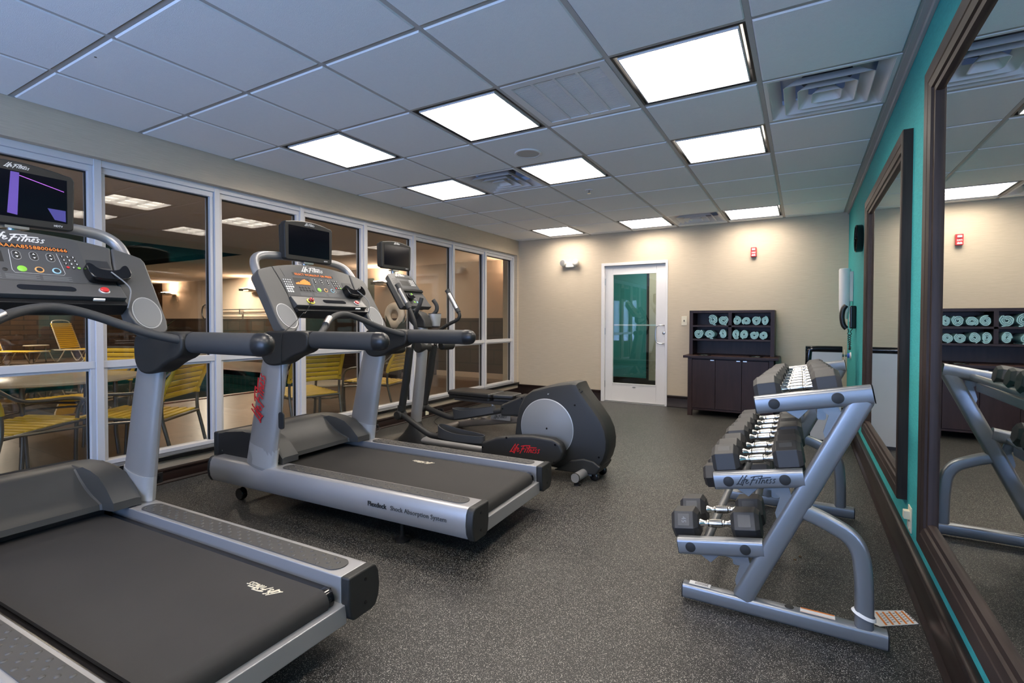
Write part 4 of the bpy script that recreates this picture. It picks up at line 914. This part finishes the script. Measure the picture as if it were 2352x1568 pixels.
def sticker(p, w, h, m_, name='sticker'): return obj(name, MB().box(-w/2, w/2, -h/2, h/2, 0, .0008, m_), M['wpaper'], rk)
st = sticker(0, .085, .032, frame3(L((-.145, YN, .0765)), (1, 0, 0), (0, 1, 0)))
f = MB()
for r_ in range(3):
    for n in range(12): f.box(-.02+n*.0045-.0*r_, -.0175+n*.0045+(n*7+r_) % 3*.0006, .008-r_*.007, .0115-r_*.007, .0008, .0012, frame3(L((-.145, YN, .0765)), (1, 0, 0), (0, 1, 0)))
obj('print', f, M['ink'], st)
st = sticker(0, .115, .034, frame3(L((.285, YN, .0765)), (1, 0, 0), (0, 1, 0)))
f = MB().box(-.056, .056, .008, .016, .0008, .0012, frame3(L((.285, YN, .0765)), (1, 0, 0), (0, 1, 0)))
f.box(-.056, .056, -.016, -.0145, .0008, .0012, frame3(L((.285, YN, .0765)), (1, 0, 0), (0, 1, 0))); obj('print', f, M['orange'], st)
obj('bolt_cover', MB().lathe([(.017, 0), (.014, .003)], 20, Matrix.Translation(L((.19, YN, .0755)))), M['char'], rk)
obj('tie_strap', MB().tube([(.433-ox+.036*math.cos(a)*1, YN-oy+.030*math.sin(a), .118-.012*math.cos(a)) for a in [2*PI*i/24 for i in range(24)]], .0015, 6, r2=.007, up=(1, 0, 0), closed=True), M['wpaper'], rk)
tg = thing('paper_tag', 'white paper tag with orange stripes on the floor under the rack', 'tag', (.565, .06, 0))
cs_ = [(.47, .075), (.600, .150), (.636, .066), (.500, -.030), (.452, .0)]
obj('sheet', MB().prism([(a-.565, b-.06) for a, b in cs_], .001, .003, 'xy'), M['wpaper'], tg)
f = MB(); f2 = MB()
for n in range(5):
    a = .12+n*.19; p = Vector((.482+(.602-.482)*a, .066+(.146-.066)*a)); q = Vector((.506+(.630-.506)*a, -.022+(.066+.022)*a)); dx = Vector((.007, .006))
    f.prism([(v.x-.565, v.y-.06) for v in (p, p+dx, q+dx, q)], .0028, .0034, 'xy')
    for m_ in range(5):
        u = p+(q-p)*(.15+m_*.16)+dx*1.5; f2.prism([(v.x-.565, v.y-.06) for v in (u, u+dx*1.2, u+dx*1.2+(q-p)*.05, u+(q-p)*.05)], .0028, .0033, 'xy')
obj('stripes', f, M['orange'], tg); obj('print', f2, M['oval'], tg)
for n, (x, y) in enumerate(((.203, .423), (.225, .472))): tag(obj('crumb', MB().ball((x, y, .005), .006, 1.2, .8, .8, 8, 6), M['crumb']), 'larger brown crumb on the floor below the rack' if n == 0 else 'smaller brown crumb on the floor below the rack', 'crumb')

def dumbbell(x, y, z, Lt, Lh, D, slope, label, grp, plates=None, tw=0):
    t = thing('dumbbell', label, 'dumbbell', (x, y, z), (0, -slope, 0), grp)
    Rr = D/2/math.cos(R(30)); hx_ = lambda k, X_: [(X_, Rr*k*math.cos(R(60*i+tw)), Rr*k*math.sin(R(60*i+tw))) for i in range(6)]
    for s in (-1, 1):
        a, b = s*Lt/2, s*(Lt/2-Lh)
        obj('weight_head', MB().loft([hx_(.78, a), hx_(1., a-s*.017), hx_(1., b+s*.017), hx_(.70, b)]), M['rubber'], t, bevel=.0025, ang=20)
        if plates:
            mid = (a+b)/2
            for (ang, tx) in ((-30, plates[0 if s < 0 else 1]),):
                n = Vector((0, -math.cos(R(30+tw)), math.sin(R(30+tw))))
                m_ = frame3(Vector((mid, 0, 0))+n*(D/2), (1, 0, 0), (0, math.sin(R(30+tw)), math.cos(R(30+tw))))
                pl = obj('number_plate', MB().prism(rrect(-Lh*.22, Lh*.22, -D*.2, D*.2, .002), -.001, .0012, 'xy', m_), M['plate'], t, bevel=.0008)
                if tx: text('plate_number', tx, D*.22 if len(tx) < 3 else D*.075, M['oval'], pl, m_ @ Matrix.Translation((0, 0, .0014)) @ Matrix.Rotation(-PI/2, 4, 'Z'))
    g_ = Lt/2-Lh+.004; k = D/.125
    pr = [(.0185, -g_), (.0185, -g_+.008), (.0115, -g_+.022), (.0115, -g_*.52), (.0150, -g_*.50), (.0150, -g_*.42), (.0135, -g_*.40), (.0172, -g_*.36), (.0178, 0)]
    pr = pr + [(r, -h_) for r, h_ in pr[-2::-1]]
    obj('handle', MB().lathe([(r*(.85+.15*k), h_) for r, h_ in pr], 24, frame3((0, 0, 0), (0, 1, 0), (0, 0, 1))), M['chrome'], t, ang=50)
    return t
GB, GM, GT = 'dumbbells on the bottom tray', 'dumbbells on the middle tray', 'dumbbells on the top tray'
dumbbell(-.100, -.075, .303, .365, .115, .128, .17, 'hex dumbbell nearest the camera on the bottom tray, plate stamped 45', GB, ('45', ''))
dumbbell(-.100, .110, .303, .365, .115, .128, .17, 'second hex dumbbell from the camera on the bottom tray', GB, ('', ''))
dumbbell(-.100, .74, .303, .365, .115, .128, .17, 'hex dumbbell alone at the far part of the bottom tray, mostly hidden', GB)
dumbbell(-.100, .92, .303, .365, .115, .128, .17, 'farthest hex dumbbell on the bottom tray, almost hidden', GB)
words = ['nearest', 'second', 'third', 'fourth', 'fifth', 'sixth', 'seventh', 'eighth']
for n, (y, k) in enumerate(zip((-.100, .025, .160, .355, .475, .620, .775, .920), (1, 1, .96, 1, .95, .93, .92, .90))):
    dumbbell(.062, y, .613+.006*k, .345*k, .108*k, .118*k, .19, ('hex dumbbell nearest the camera on the middle tray, above the script lettering' if n == 0 else '%s hex dumbbell from the camera on the middle tray' % words[n]) if n < 7 else 'last and farthest hex dumbbell on the middle tray', GM, ('', '') if n == 0 else None, tw=(24, 18, 27, 12, 22, 16, 26, 20)[n])
for n, (y, k) in enumerate(zip((-.090, .035, .155, .285, .43, .59, .78), (1, .97, .94, .92, .88, .84, .8))):
    dumbbell(.205, y, .917+.008*k, .312*k, .100*k, .108*k, .185, 'hex dumbbell nearest the camera on the top tray, grey sided' if n == 0 else '%s hex dumbbell from the camera on the top tray' % words[n] if n < 6 else 'smallest hex dumbbell, farthest on the top tray', GT, tw=(22, 14, 26, 17, 24, 12, 20)[n])

# ================================================================ bench
bn = thing('weight_bench', 'low adjustable bench with black padded vinyl behind the elliptical', 'weight bench', (-2.75, 2.1, 0))
bx, by_ = -2.75, 2.1
obj('back_pad', MB().prism(rrect(-3.19-bx, -2.615-bx, -.155, .155, .035), .385, .435, 'xy'), M['vinyl'], bn, bevel=.018, seg=4)
obj('back_pad_base', MB().prism(rrect(-3.18-bx, -2.63-bx, -.145, .145, .03), .352, .385, 'xy'), M['black'], bn, bevel=.008)
obj('seat_pad', MB().prism([(-2.60-bx, -.15), (-2.40-bx, -.105), (-2.37-bx, -.09), (-2.37-bx, .09), (-2.40-bx, .105), (-2.60-bx, .15)], .385, .435, 'xy'), M['vinyl'], bn, bevel=.02, seg=4)
obj('seat_pad_base', MB().prism([(-2.59-bx, -.14), (-2.38-bx, -.09), (-2.38-bx, .09), (-2.59-bx, .14)], .355, .385, 'xy'), M['black'], bn, bevel=.008)
obj('seat_pad', MB().prism(rrect(-2.35-bx, -2.14-bx, -.10, .10, .03), .38, .43, 'xy'), M['vinyl'], bn, bevel=.018, seg=4)
bm_ = mat('bench_beam', (.20, .18, .165), .35, .5)
obj('pad_carrier', beam(MB(), [(-3.16-bx, 0, .335), (-2.35-bx, 0, .325)], .10, .045), bm_, bn)
obj('base_beam', beam(MB(), [(-3.14-bx, 0, .04), (-2.95-bx, 0, .075), (-2.1-bx, 0, .21)], .07, .075), bm_, bn)
f = MB()
for n in range(5): f.box(-2.95+n*.14-bx, -2.90+n*.14-bx, -.037, .037, .115+n*.0225, .130+n*.0225)
obj('adjustment_notches', f, M['steel'], bn)
obj('front_foot', MB().cyl((-3.14-bx, -.25, .04), (-3.14-bx, .25, .04), .036, 20), bm_, bn)
for s in (-1, 1): obj('foot_cap', MB().cyl((-3.14-bx, s*.24, .04), (-3.14-bx, s*.285, .04), .040, 20), M['black'], bn, bevel=.006)
obj('rear_post', beam(MB(), [(-2.3-bx, 0, .18), (-2.45-bx, 0, .33)], .05, .06), bm_, bn); obj('support_strut', beam(MB(), [(-2.62-bx, 0, .15), (-2.70-bx, 0, .32)], .03, .03), M['steel'], bn)
obj('rear_foot', MB().cyl((-2.05-bx, -.22, .035), (-2.05-bx, .22, .035), .034, 20), bm_, bn); obj('rear_leg', beam(MB(), [(-2.12-bx, 0, .21), (-2.05-bx, 0, .05)], .06, .06), bm_, bn)
pl_ = obj('side_plate', MB().box(-2.66-bx, -2.42-bx, -.075, -.068, .155, .225), M['oval'], bn, bevel=.003)
script_logo('brand_script', .17, M['ink'], pl_, frame3((-2.54-bx, -.0755, .19), (1, 0, .1), (0, 0, 1)), .12)

# ================================================================ towel cabinet
cb_ = thing('towel_cabinet', 'dark brown cabinet with three doors and an open hutch of rolled towels', 'cabinet', (-.568, 4.43, 0))
cx, cy = -.568, 4.43
def bx_(x0, x1, y0, y1, z0, z1, f=None): return (f or MB()).box(x0-cx, x1-cx, y0-cy, y1-cy, z0, z1)
f = MB()
for a, b in ((-1.06, -1.006), (-.128, -.075)): f.box(a-cx, b-cx, 4.18-cy, 4.235-cy, 0, .737).box(a-cx, b-cx, 4.62-cy, 4.675-cy, 0, .737)
f.box(-1.04-cx, -1.02-cx, 4.2-cy, 4.66-cy, .09, .737).box(-.115-cx, -.095-cx, 4.2-cy, 4.66-cy, .09, .737).box(-1.04-cx, -.09-cx, 4.205-cy, 4.66-cy, .09, .115).box(-1.04-cx, -.09-cx, 4.65-cy, 4.665-cy, .09, .737).box(-1.006-cx, -.128-cx, 4.19-cy, 4.21-cy, .075, .10).box(-1.006-cx, -.128-cx, 4.195-cy, 4.66-cy, .722, .737)
obj('body', f, M['cabwood'], cb_, bevel=.002)
for a, b, hx0 in ((-1.003, -.728, -.785), (-.724, -.424, -.483), (-.420, -.131, -.408)):
    d_ = obj('door', bx_(a, b, 4.178, 4.196, .103, .719), M['cabwood'], cb_, bevel=.0015)
    obj('handle', bx_(hx0, hx0+.042, 4.170, 4.180, .708, .718), M['steel'], d_)
obj('counter', bx_(-1.112, -.022, 4.14, 4.69, .737, .768), M['cabwood'], cb_, bevel=.003)
hf = MB()
for a in (-1.078, -.122): bx_(a, a+.044, 4.36, 4.69, .768, 1.342, hf)
for z in (1.308, 1.128, .952): bx_(-1.04, -.12, 4.362, 4.685, z, z+(.034 if z > 1.3 else .024), hf)
bx_(-.603, -.563, 4.362, 4.685, .976, 1.31, hf); bx_(-1.04, -.12, 4.675, 4.69, .768, 1.33, hf)
obj('hutch', hf, M['cabwood'], cb_, bevel=.0015)
for x in (-.87, -.27):
    obj('disposal_ring', MB().lathe([(.082, 0), (.086, .006), (.078, .010), (.066, .004), (.066, 0)], 36, Matrix.Translation((x-cx, 4.245-cy, .768)), caps=False), M['chrome'], cb_); obj('disposal_hole', MB().lathe([(.068, .0), (.068, .002)], 30, Matrix.Translation((x-cx, 4.245-cy, .768))), M['ink'], cb_)
def towel(x, z, w, h, ph, label, zb, flat=0):
    t = MB(); n = 78; turns = 3.1; th = .0105; L1, L2 = 4.368-.004*random.random(), 4.60
    pts = []
    for i in range(n):
        a = ph+2*PI*turns*i/(n-1); k = .16+.84*i/(n-1); wob = 1+.05*math.sin(3*a+ph)+.035*math.sin(7*a+2*ph)
        pts.append(Vector((math.cos(a)*k*(w/2-.004)*wob, math.sin(a)*k*(h/2-.004)*(wob*.4+.6))))
    if flat: pts += [Vector((w*.25*s_, -h/2+.004)) for s_ in (.4, .9, 1.3)]
    up_, dn = [], []
    for i, p in enumerate(pts):
        tg_ = (pts[min(i+1, len(pts)-1)]-pts[max(i-1, 0)]).normalized(); nn = Vector((-tg_.y, tg_.x)); up_.append(p+nn*th*.5); dn.append(p-nn*th*.5)
    rings = [[(u.x, 0, u.y), (d.x, 0, d.y), (d.x, L2-L1, d.y), (u.x, L2-L1, u.y)] for u, d in zip(up_, dn)]
    t.loft(rings)
    o = obj('rolled_towel', t, M['towel'], None, ang=60); o.location = (x, L1, zb+h/2+.001); o.rotation_euler[2] = R(random.uniform(-2, 2))
    tag(o, label, 'towel', 'rolled aqua towels in the cabinet hutch')
A1, A2 = 1.152, .976
for x, w, h, zb, lb, fl in ((-.79, .115, .135, A1, 'rolled aqua towel left one of the pair, upper left cubby', 1), (-.665, .122, .125, A1, 'rolled aqua towel right one of the pair, upper left cubby, end drooping', 1),
    (-.965, .118, .125, A2, 'rolled aqua towel leftmost in the lower left cubby', 0), (-.825, .125, .112, A2, 'rolled aqua towel middle of three, lower left cubby', 1), (-.665, .088, .125, A2, 'narrow rolled aqua towel by the divider, lower left cubby', 0),
    (-.503, .100, .118, A1, 'rolled aqua towel leftmost in the upper right cubby', 0), (-.393, .108, .105, A1, 'second rolled aqua towel from the divider, upper right cubby', 0), (-.283, .105, .122, A1, 'third rolled aqua towel from the divider, upper right cubby', 0), (-.186, .082, .118, A1, 'rolled aqua towel against the right wall, upper right cubby', 0),
    (-.512, .086, .128, A2, 'rolled aqua towel leftmost in the lower right cubby', 0), (-.416, .098, .120, A2, 'second rolled aqua towel from the divider, lower right cubby', 0), (-.305, .105, .108, A2, 'third rolled aqua towel from the divider, lower right cubby', 0), (-.196, .100, .104, A2, 'rolled aqua towel against the right wall, lower right cubby', 0)):
    towel(x, 0, w, h, random.uniform(0, 6), lb, zb, fl)

# water cooler, tap and hose
wc = thing('water_cooler', 'grey panelled water cooler with black rounded frame by the teal wall', 'water cooler', (.408, 3.46, 0))
obj('cabinet', MB().box(-.145, .15, -.145, .15, .03, .90), M['cool'], wc, bevel=.004)
obj('frame', MB().tube([(-.135, -.13, 0), (-.135, -.13, .90), (-.11, -.13, .93), (.15, -.13, .93)], .0255, 16, r2=.03, up=(0, 1, 0), smooth=2).box(-.16, .152, -.14, .155, .90, .952).box(-.16, -.14, -.14, .155, 0, .91).box(-.16, .152, .14, .155, 0, .91), M['gloss'], wc, bevel=.008, seg=3)
obj('base', MB().box(-.15, .15, -.14, .15, 0, .03), M['black'], wc)
wv = thing('water_valve', 'chrome valve with blue ring and thin white hose on the teal wall', 'valve', (WR, 4.15, .825))
yx = lambda m_: m_
obj('escutcheon', MB().lathe([(.040, 0), (.036, .012), (.02, .016)], 24, ax), M['white'], wv)
obj('valve_body', MB().lathe([(.013, .01), (.013, .06), (.018, .065), (.018, .08), (.011, .085), (.011, .12), (.007, .125), (.007, .16)], 16, ax), M['chrome'], wv)
obj('blue_ring', MB().lathe([(.026, .014), (.026, .035), (.015, .037)], 20, ax), M['blueplastic'], wv)
obj('hose', MB().tube([(-.062, 0, .065), (-.06, -.01, .0), (-.055, -.03, -.10), (-.09, -.06, -.20), (-.13, -.10, -.32), (-.15, -.12, -.5)], .0045, 8, smooth=3), M['offwhite'], wv)

# ================================================================ the pool hall beyond the glass
PX0, PX1, PY0, PY1, PH = -20.4, WL-.17, -8.0, 6.33, 2.465
f = MB(); px0, px1, py0, py1 = -16.5, -7.85, -6.0, 4.55
f.box(PX0, px0, PY0, PY1, -.1, 0).box(px1, PX1, PY0, PY1, -.1, 0).box(px0, px1, PY0, py0, -.1, 0).box(px0, px1, py1, PY1, -.1, 0)
struct('floor_pool_hall', f, M['deckt'])
f = MB().box(px0-.12, px0, py0, py1+.12, -.02, .012).box(px1, px1+.12, py0, py1+.12, -.02, .012); struct('trim_2', f, M['brick'])
struct('trim_3', MB().box(px0, px1, py1, py1+.12, -.02, .012).box(px0, px1, py0-.12, py0, -.02, .012), M['brickx'])
struct('wall_pool_basin', MB().box(px0-.05, px0, py0, py1, -1.2, -.02).box(px1, px1+.05, py0, py1, -1.2, -.02).box(px0, px1, py1, py1+.05, -1.2, -.02).box(px0, px1, py0-.05, py0, -1.2, -.02).box(px0, px1, py0, py1, -1.3, -1.2), M['pooltile'])
wt = obj('pool_water', MB().box(px0+.001, px1-.001, py0+.001, py1-.001, -.40, -.30), M['water']); wt['kind'] = 'structure'
dm_ = tag(obj('depth_marker', MB().box(-12.55, -12.35, py1-.012, py1-.001, -.20, -.02), M['wpaper']), 'white pool depth tile reading 4 on the far pool edge', 'sign')
text('lettering', '4', .16, M['ink'], dm_, frame3((-12.45, py1-.0125, -.11), (1, 0, 0), (0, 0, 1)), off=.003)
WZ = 1.265
struct('wall_pool_far', MB().box(-18.83, PX1, PY1, PY1+.1, 0, WZ).box(-18.83, PX1, PY1-.012, PY1, 0, .1), M['brown'])
struct('wall_pool_far_2', MB().box(-18.83, PX1, PY1, PY1+.1, WZ, PH), M['stuccow'])
struct('wall_pool_end', MB().box(PX0-.1, PX0, PY0, PY1+.1, 0, PH+.6).box(PX0, -18.83, PY1, PY1+.1, 0, PH), M['brownx'])
struct('wall_pool_near', MB().box(PX1-.02, PX1, BY+.12, PY1, 0, PH), M['stuccow'])
struct('wall_pool_side', MB().box(PX0, PX1, PY0-.1, PY0, 0, PH+.6), M['stuccow'])
f = MB().box(-9.2, PX1, PY0, PY1, PH, PH+.1).box(PX0, -9.2, 3.3, PY1, PH, PH+.1)
struct('ceiling_pool_hall', f, M['stucco'])
struct('ceiling_pool_coffer', MB().box(PX0, -9.2, PY0, 3.3, PH+.5, PH+.6).box(-9.21, -9.2, PY0, 3.3, PH, PH+.6).box(PX0, -9.2, 3.3, 3.31, PH, PH+.6), M['coffer'])
struct('baseboard_pool', MB().box(-6.9, PX1, PY1-.03, PY1-.012, 0, .11), M['stuccow'])
# sconces with their lamps
SC = emit('sconce_lamp', (1., .74, .55), 70)
sp_ = None
for n, (x, lb) in enumerate(((-18.1, 'wall sconce throwing light upward, farthest left beyond the pool'), (-13.6, 'middle wall sconce above the metal rail beyond the pool'), (-8.4, 'wall sconce above the life ring'), (-4.75, 'wall sconce near the glass wall corner, hidden by the window jamb'))):
    if sp_ is None:
        sp_ = thing('wall_sconce', lb, 'wall lamp', (x, PY1, 2.06), group='up-lighting sconces in the pool hall')
        obj('shade', MB().prism([(-.04, -.02), (-.36, .045), (-.36, .06), (-.04, .0)], -.19, .19, 'yz'), M['oval'], sp_)
        obj('arm', MB().box(-.10, .16, -.30, 0, -.03, .02), M['stuccow'], sp_, bevel=.01)
        obj('lamp', MB().box(-.16, .16, -.30, -.10, .062, .075), SC, sp_)
        obj('end_grille', MB().box(-.20, -.19, -.37, -.03, -.01, .055), M['frame'], sp_)
    else:
        o = copy_tree(sp_); o.location.x = x; o['label'] = lb
# life ring
lr = thing('life_ring', 'white life ring hung on the beige wall past the elliptical console', 'life ring', (-8.12, PY1, 1.335))
obj('ring', MB().tube([(.215*math.cos(2*PI*i/40), -.07, .215*math.sin(2*PI*i/40)) for i in range(40)], .055, 16, r2=.088, up=(0, 1, 0), closed=True), M['offwhite'], lr)
f = MB()
for a in (45, 135, 225, 315): f.tube([(.215*math.cos(R(a-5)), -.07, .215*math.sin(R(a-5))), (.215*math.cos(R(a+5)), -.07, .215*math.sin(R(a+5)))], .060, 16, r2=.092, up=(0, 1, 0))
obj('bands', f, M['wpaper'], lr)
obj('rope', MB().tube([(.33*math.cos(2*PI*i/40)*(1+.05*math.cos(8*PI*i/40)), -.05, .33*math.sin(2*PI*i/40)*(1+.05*math.cos(8*PI*i/40))) for i in range(40)], .008, 6, closed=True), M['cream'], lr)
rp = thing('rescue_pole', 'long metal rescue pole on wall brackets with a black hoop at its end', 'rescue pole', (-13.5, PY1, 1.5))
obj('pole', MB().cyl((-2.3, -.09, .03), (3.2, -.09, .03), .014, 10).cyl((-2.3, -.09, -.10), (3.2, -.09, -.10), .014, 10), M['steel'], rp)
obj('hoop', MB().tube([(-2.3+.0, -.09, .03), (-2.42, -.09, .18), (-2.6, -.09, .2), (-2.72, -.09, .08), (-2.72, -.09, -.16), (-2.6, -.09, -.26), (-2.42, -.09, -.22), (-2.3, -.09, -.10)], .020, 8, smooth=2), M['black'], rp)
f = MB()
for x in (-.7, 2.2): f.box(x-.03, x+.03, -.11, -.002, -.12, .05)
obj('bracket', f, M['steel'], rp)
# doors on the far wall
def far_door(x0, x1, lb, z1=2.0):
    t = thing('far_door', lb, 'door', ((x0+x1)/2, PY1-.012, 0)); w = (x1-x0)/2
    obj('leaf', MB().box(-w, w, -.02, 0, .0, z1), M['tabletop'], t); obj('frame', MB().box(-w-.07, -w, -.035, 0, 0, z1+.06).box(w, w+.07, -.035, 0, 0, z1+.06).box(-w, w, -.035, 0, z1, z1+.06), M['cream'], t)
    return t
far_door(-9.35, -8.95, 'narrow cream framed opening on the far pool wall, left of the life ring', 1.5)
nb = tag(obj('notice_board', MB().box(-9.05, -8.84, PY1-.03, PY1-.001, 1.62, 2.23), M['coffer']), 'tall green notice panel on wall left of the far sconce', 'sign')
# plants
def plant(name, label, x, y, z0, n, ln, seed, pot=True, wide=.035):
    t = thing(name, label, 'plant', (x, y, 0)); rnd = random.Random(seed); f = MB()
    for i in range(n):
        a = rnd.uniform(0, 2*PI); l = ln*rnd.uniform(.6, 1); out = rnd.uniform(.25, .8); pts = []
        for k in range(6):
            u = k/5; pts.append(Vector((math.cos(a)*out*l*u, math.sin(a)*out*l*u, z0+l*u*(1.1-out*.9*u))))
        w = Vector((-math.sin(a), math.cos(a), 0)); rg = []
        for k, p in enumerate(pts):
            ww = wide*math.sin(PI*min(.98, (k+.4)/5.4)); rg.append([p+w*ww, p+Vector((0, 0, .004)), p-w*ww, p-Vector((0, 0, .004))])
        f.loft(rg)
    obj('leaves', f, M['leaf'], t, ang=60)
    if pot: obj('pot', MB().lathe([(.14, 0), (.19, z0*.9), (.20, z0), (.17, z0-.02)], 20), M['pot'], t)
    return t
plant('potted_plant', 'spiky dark green potted plant beyond the pool, left of the first sconce', -17.6, 5.6, .55, 46, 1.05, 3)
plant('potted_plant', 'leafy dark green potted plant beside the life ring', -7.35, 5.45, .5, 34, 1.0, 5, wide=.07)

def strap_chair(label, loc, rz):
    t = thing('patio_chair', label, 'chair', loc, (0, 0, rz), 'yellow strapped chairs by the glass')
    # faces +x ; seat width along y
    f = MB()
    for s in (-1, 1):
        y = s*.27
        obj('leg_frame', MB().tube([(-.34, s*.26, 0), (-.27, y, .30), (-.235, y, .44), (-.25, y, .62), (-.36, s*.255, .86), (-.385, s*.22, .90)], .0135, 10, smooth=2), M['frame'], t)
        obj('arm_frame', MB().tube([(-.335, s*.262, .80), (-.20, s*.29, .665), (-.08, s*.30, .62), (.22, s*.30, .62), (.32, s*.30, .57), (.345, s*.30, .40), (.36, s*.29, 0)], .0135, 10, smooth=3), M['frame'], t)
        obj('seat_rail', MB().tube([(-.25, y, .40), (.30, s*.25, .43), (.36, s*.22, .42)], .012, 10, smooth=1).tube([(-.245, y, .41), (.335, s*.298, .38)], .010, 8), M['frame'], t)
    obj('crossbar', MB().cyl((-.385, -.225, .90), (-.385, .225, .90), .0135).cyl((.36, -.22, .42), (.36, .22, .42), .012).cyl((-.25, -.27, .40), (-.25, .27, .40), .012), M['frame'], t)
    f = MB()
    for n in range(9):
        x = -.20+n*.066; z = .408+.03*(x+.25)/.55; w = .262-.03*max(0, x)
        f.prism(round2([(x-.027, z+.010), (x+.027, z+.012), (x+.027, z-.006), (x-.027, z-.008)], 1), -w, w, 'xz')
    obj('seat_straps', f, M['yel'], t)
    f = MB()
    for n in range(7):
        z = .585+n*.048; bxk = -.242-.10*max(0, (z-.60)/.28)**1.0; w = .285-.02*(n/6)
        c = Vector((bxk, 0, z)); ub = Vector((-.30 if z > .6 else -.05, 0, 1)).normalized(); nb_ = Vector((ub.z, 0, -ub.x))
        q = [c-ub*.0205-nb_*.008, c+ub*.0205-nb_*.008, c+ub*.0205+nb_*.008, c-ub*.0205+nb_*.008]
        f.prism(round2([(v.x, v.z) for v in q], 1), -w, w, 'xz')
    for s in (-1, 1): f.tube([(-.243, s*.27, .56), (-.25, s*.27, .62), (-.355, s*.257, .85), (-.372, s*.24, .885)], .0195, 10, smooth=1)
    obj('back_straps', f, M['yel'], t)
    return t
strap_chair('yellow strapped patio chair at left edge, seen side on at the table', (-4.72, -1.12, 0), R(113))
strap_chair('yellow strapped patio chair behind the nearest treadmill upright, back to the glass', (-4.53, -.32, 0), R(217))
strap_chair('yellow strapped patio chair beside the round low table, back to the glass', (-4.49, 1.13, 0), R(169))
strap_chair('yellow strapped patio chair seen between treadmill upright and elliptical', (-4.53, 2.27, 0), R(198))
strap_chair('yellow strapped patio chair across the large table, partly hidden', (-6.1, -.2, 0), R(-60))
def rtable(name, label, x, y, z, r, nl):
    t = thing(name, label, 'table', (x, y, 0))
    obj('table_top', MB().lathe([(r-.03, z-.03), (r, z-.022), (r, z-.006), (r-.02, z)], 48), M['tabletop'], t)
    for i in range(nl):
        a = 2*PI*(i+.5)/nl; k = r*.72
        obj('leg', MB().tube([(k*math.cos(a), k*math.sin(a), z-.03), (k*math.cos(a), k*math.sin(a), .2), (k*1.05*math.cos(a), k*1.05*math.sin(a), 0)], .017, 10), M['frame'], t)
    obj('leg_ring', MB().tube([(r*.6*math.cos(2*PI*i/24), r*.6*math.sin(2*PI*i/24), z*.55) for i in range(24)], .010, 8, closed=True), M['frame'], t)
    return t
rtable('patio_table', 'large round pale table beyond the glass at far left', -5.45, -.62, .70, .60, 4)
rtable('side_table', 'small low round pale table beside a yellow chair', -5.15, 1.95, .40, .30, 3)
rtable('side_table', 'small round table between the two loungers by the far wall', -18.6, 3.05, .50, .27, 3)
def lounger(label, x, y, rz):
    t = thing('chaise_lounge', label, 'lounge chair', (x, y, 0), (0, 0, rz), 'yellow chaise lounges across the pool')
    obj('frame', MB().tube([(-.4, -.33, .34), (1.3, -.33, .36), (1.36, 0, .36), (1.3, .33, .36), (-.4, .33, .34), (-.46, 0, .34)], .016, 8, closed=True, smooth=1).tube([(-.02, -.31, .36), (-.30, -.30, 1.12), (-.33, -.2, 1.2), (-.33, .2, 1.2), (-.30, .30, 1.12), (-.02, .31, .36)], .016, 8, smooth=2), M['tabletop'], t)
    for s in (-1, 1):
        for a in (-.35, .55): obj('leg', MB().tube([(a, s*.33, .34), (a+.15, s*.33, .03), (a+.22, s*.33, 0), (a+.30, s*.33, .04), (a+.48, s*.33, .34)], .015, 8, smooth=2), M['tabletop'], t)
    f = MB()
    for n in range(19): f.box(.06+n*.066, .115+n*.066, -.33, .33, .352, .372)
    obj('seat_straps', f, M['yel'], t); f = MB()
    for n in range(13):
        z = .42+n*.056; x_ = -.02-.28*(z-.36)/.76; f.box(x_-.012, x_+.012, -.31, .31, z-.024, z+.022)
    obj('back_straps', f, M['yel'], t)
lounger('yellow strapped chaise lounge right of the small table, far wall', -18.4, 3.75, R(28)); lounger('yellow strapped chaise lounge at far left edge, across the pool', -18.6, 2.15, R(28))
# unseen area lights without fixtures, added to fill the pool hall
def area(name, loc, size, energy, c, rot=(0, 0, 0), sy=None):
    l = bpy.data.lights.new(name, 'AREA'); l.energy = energy; l.color = c; l.size = size
    if sy: l.shape = 'RECTANGLE'; l.size_y = sy
    o = bpy.data.objects.new(name, l); C.objects.link(o); o.location = loc; o.rotation_euler = rot; return o
for n, (x, y) in enumerate(((-6.2, -3.2), (-6.2, -.4), (-6.2, 2.4), (-7.2, 5.2), (-14, 5.3), (-18.5, 2))):
    area('pool_hall_fill', (x, y, PH-.03), .35, (12 if x > -10 else 80), (1., .84, .68))
area('evening_sky', (-1.6, FY-.25, 1.25), 3.4, 135, (.37, .53, 1.), (R(112), 0, 0), 1.5)
w = bpy.data.worlds.new('world'); w.use_nodes = True; sc.world = w
w.node_tree.nodes['Background'].inputs[0].default_value = (.10, .16, .34, 1); w.node_tree.nodes['Background'].inputs[1].default_value = .4
sc.view_settings.view_transform = 'Standard'; sc.view_settings.look = 'None'; sc.view_settings.exposure = .75; sc.view_settings.gamma = 1; sc.view_settings.use_curve_mapping = False
sc.cycles.max_bounces = 10; sc.cycles.diffuse_bounces = 4; sc.cycles.glossy_bounces = 5; sc.cycles.transparent_max_bounces = 16; sc.cycles.use_denoising = True; sc.cycles.sample_clamp_indirect = 6
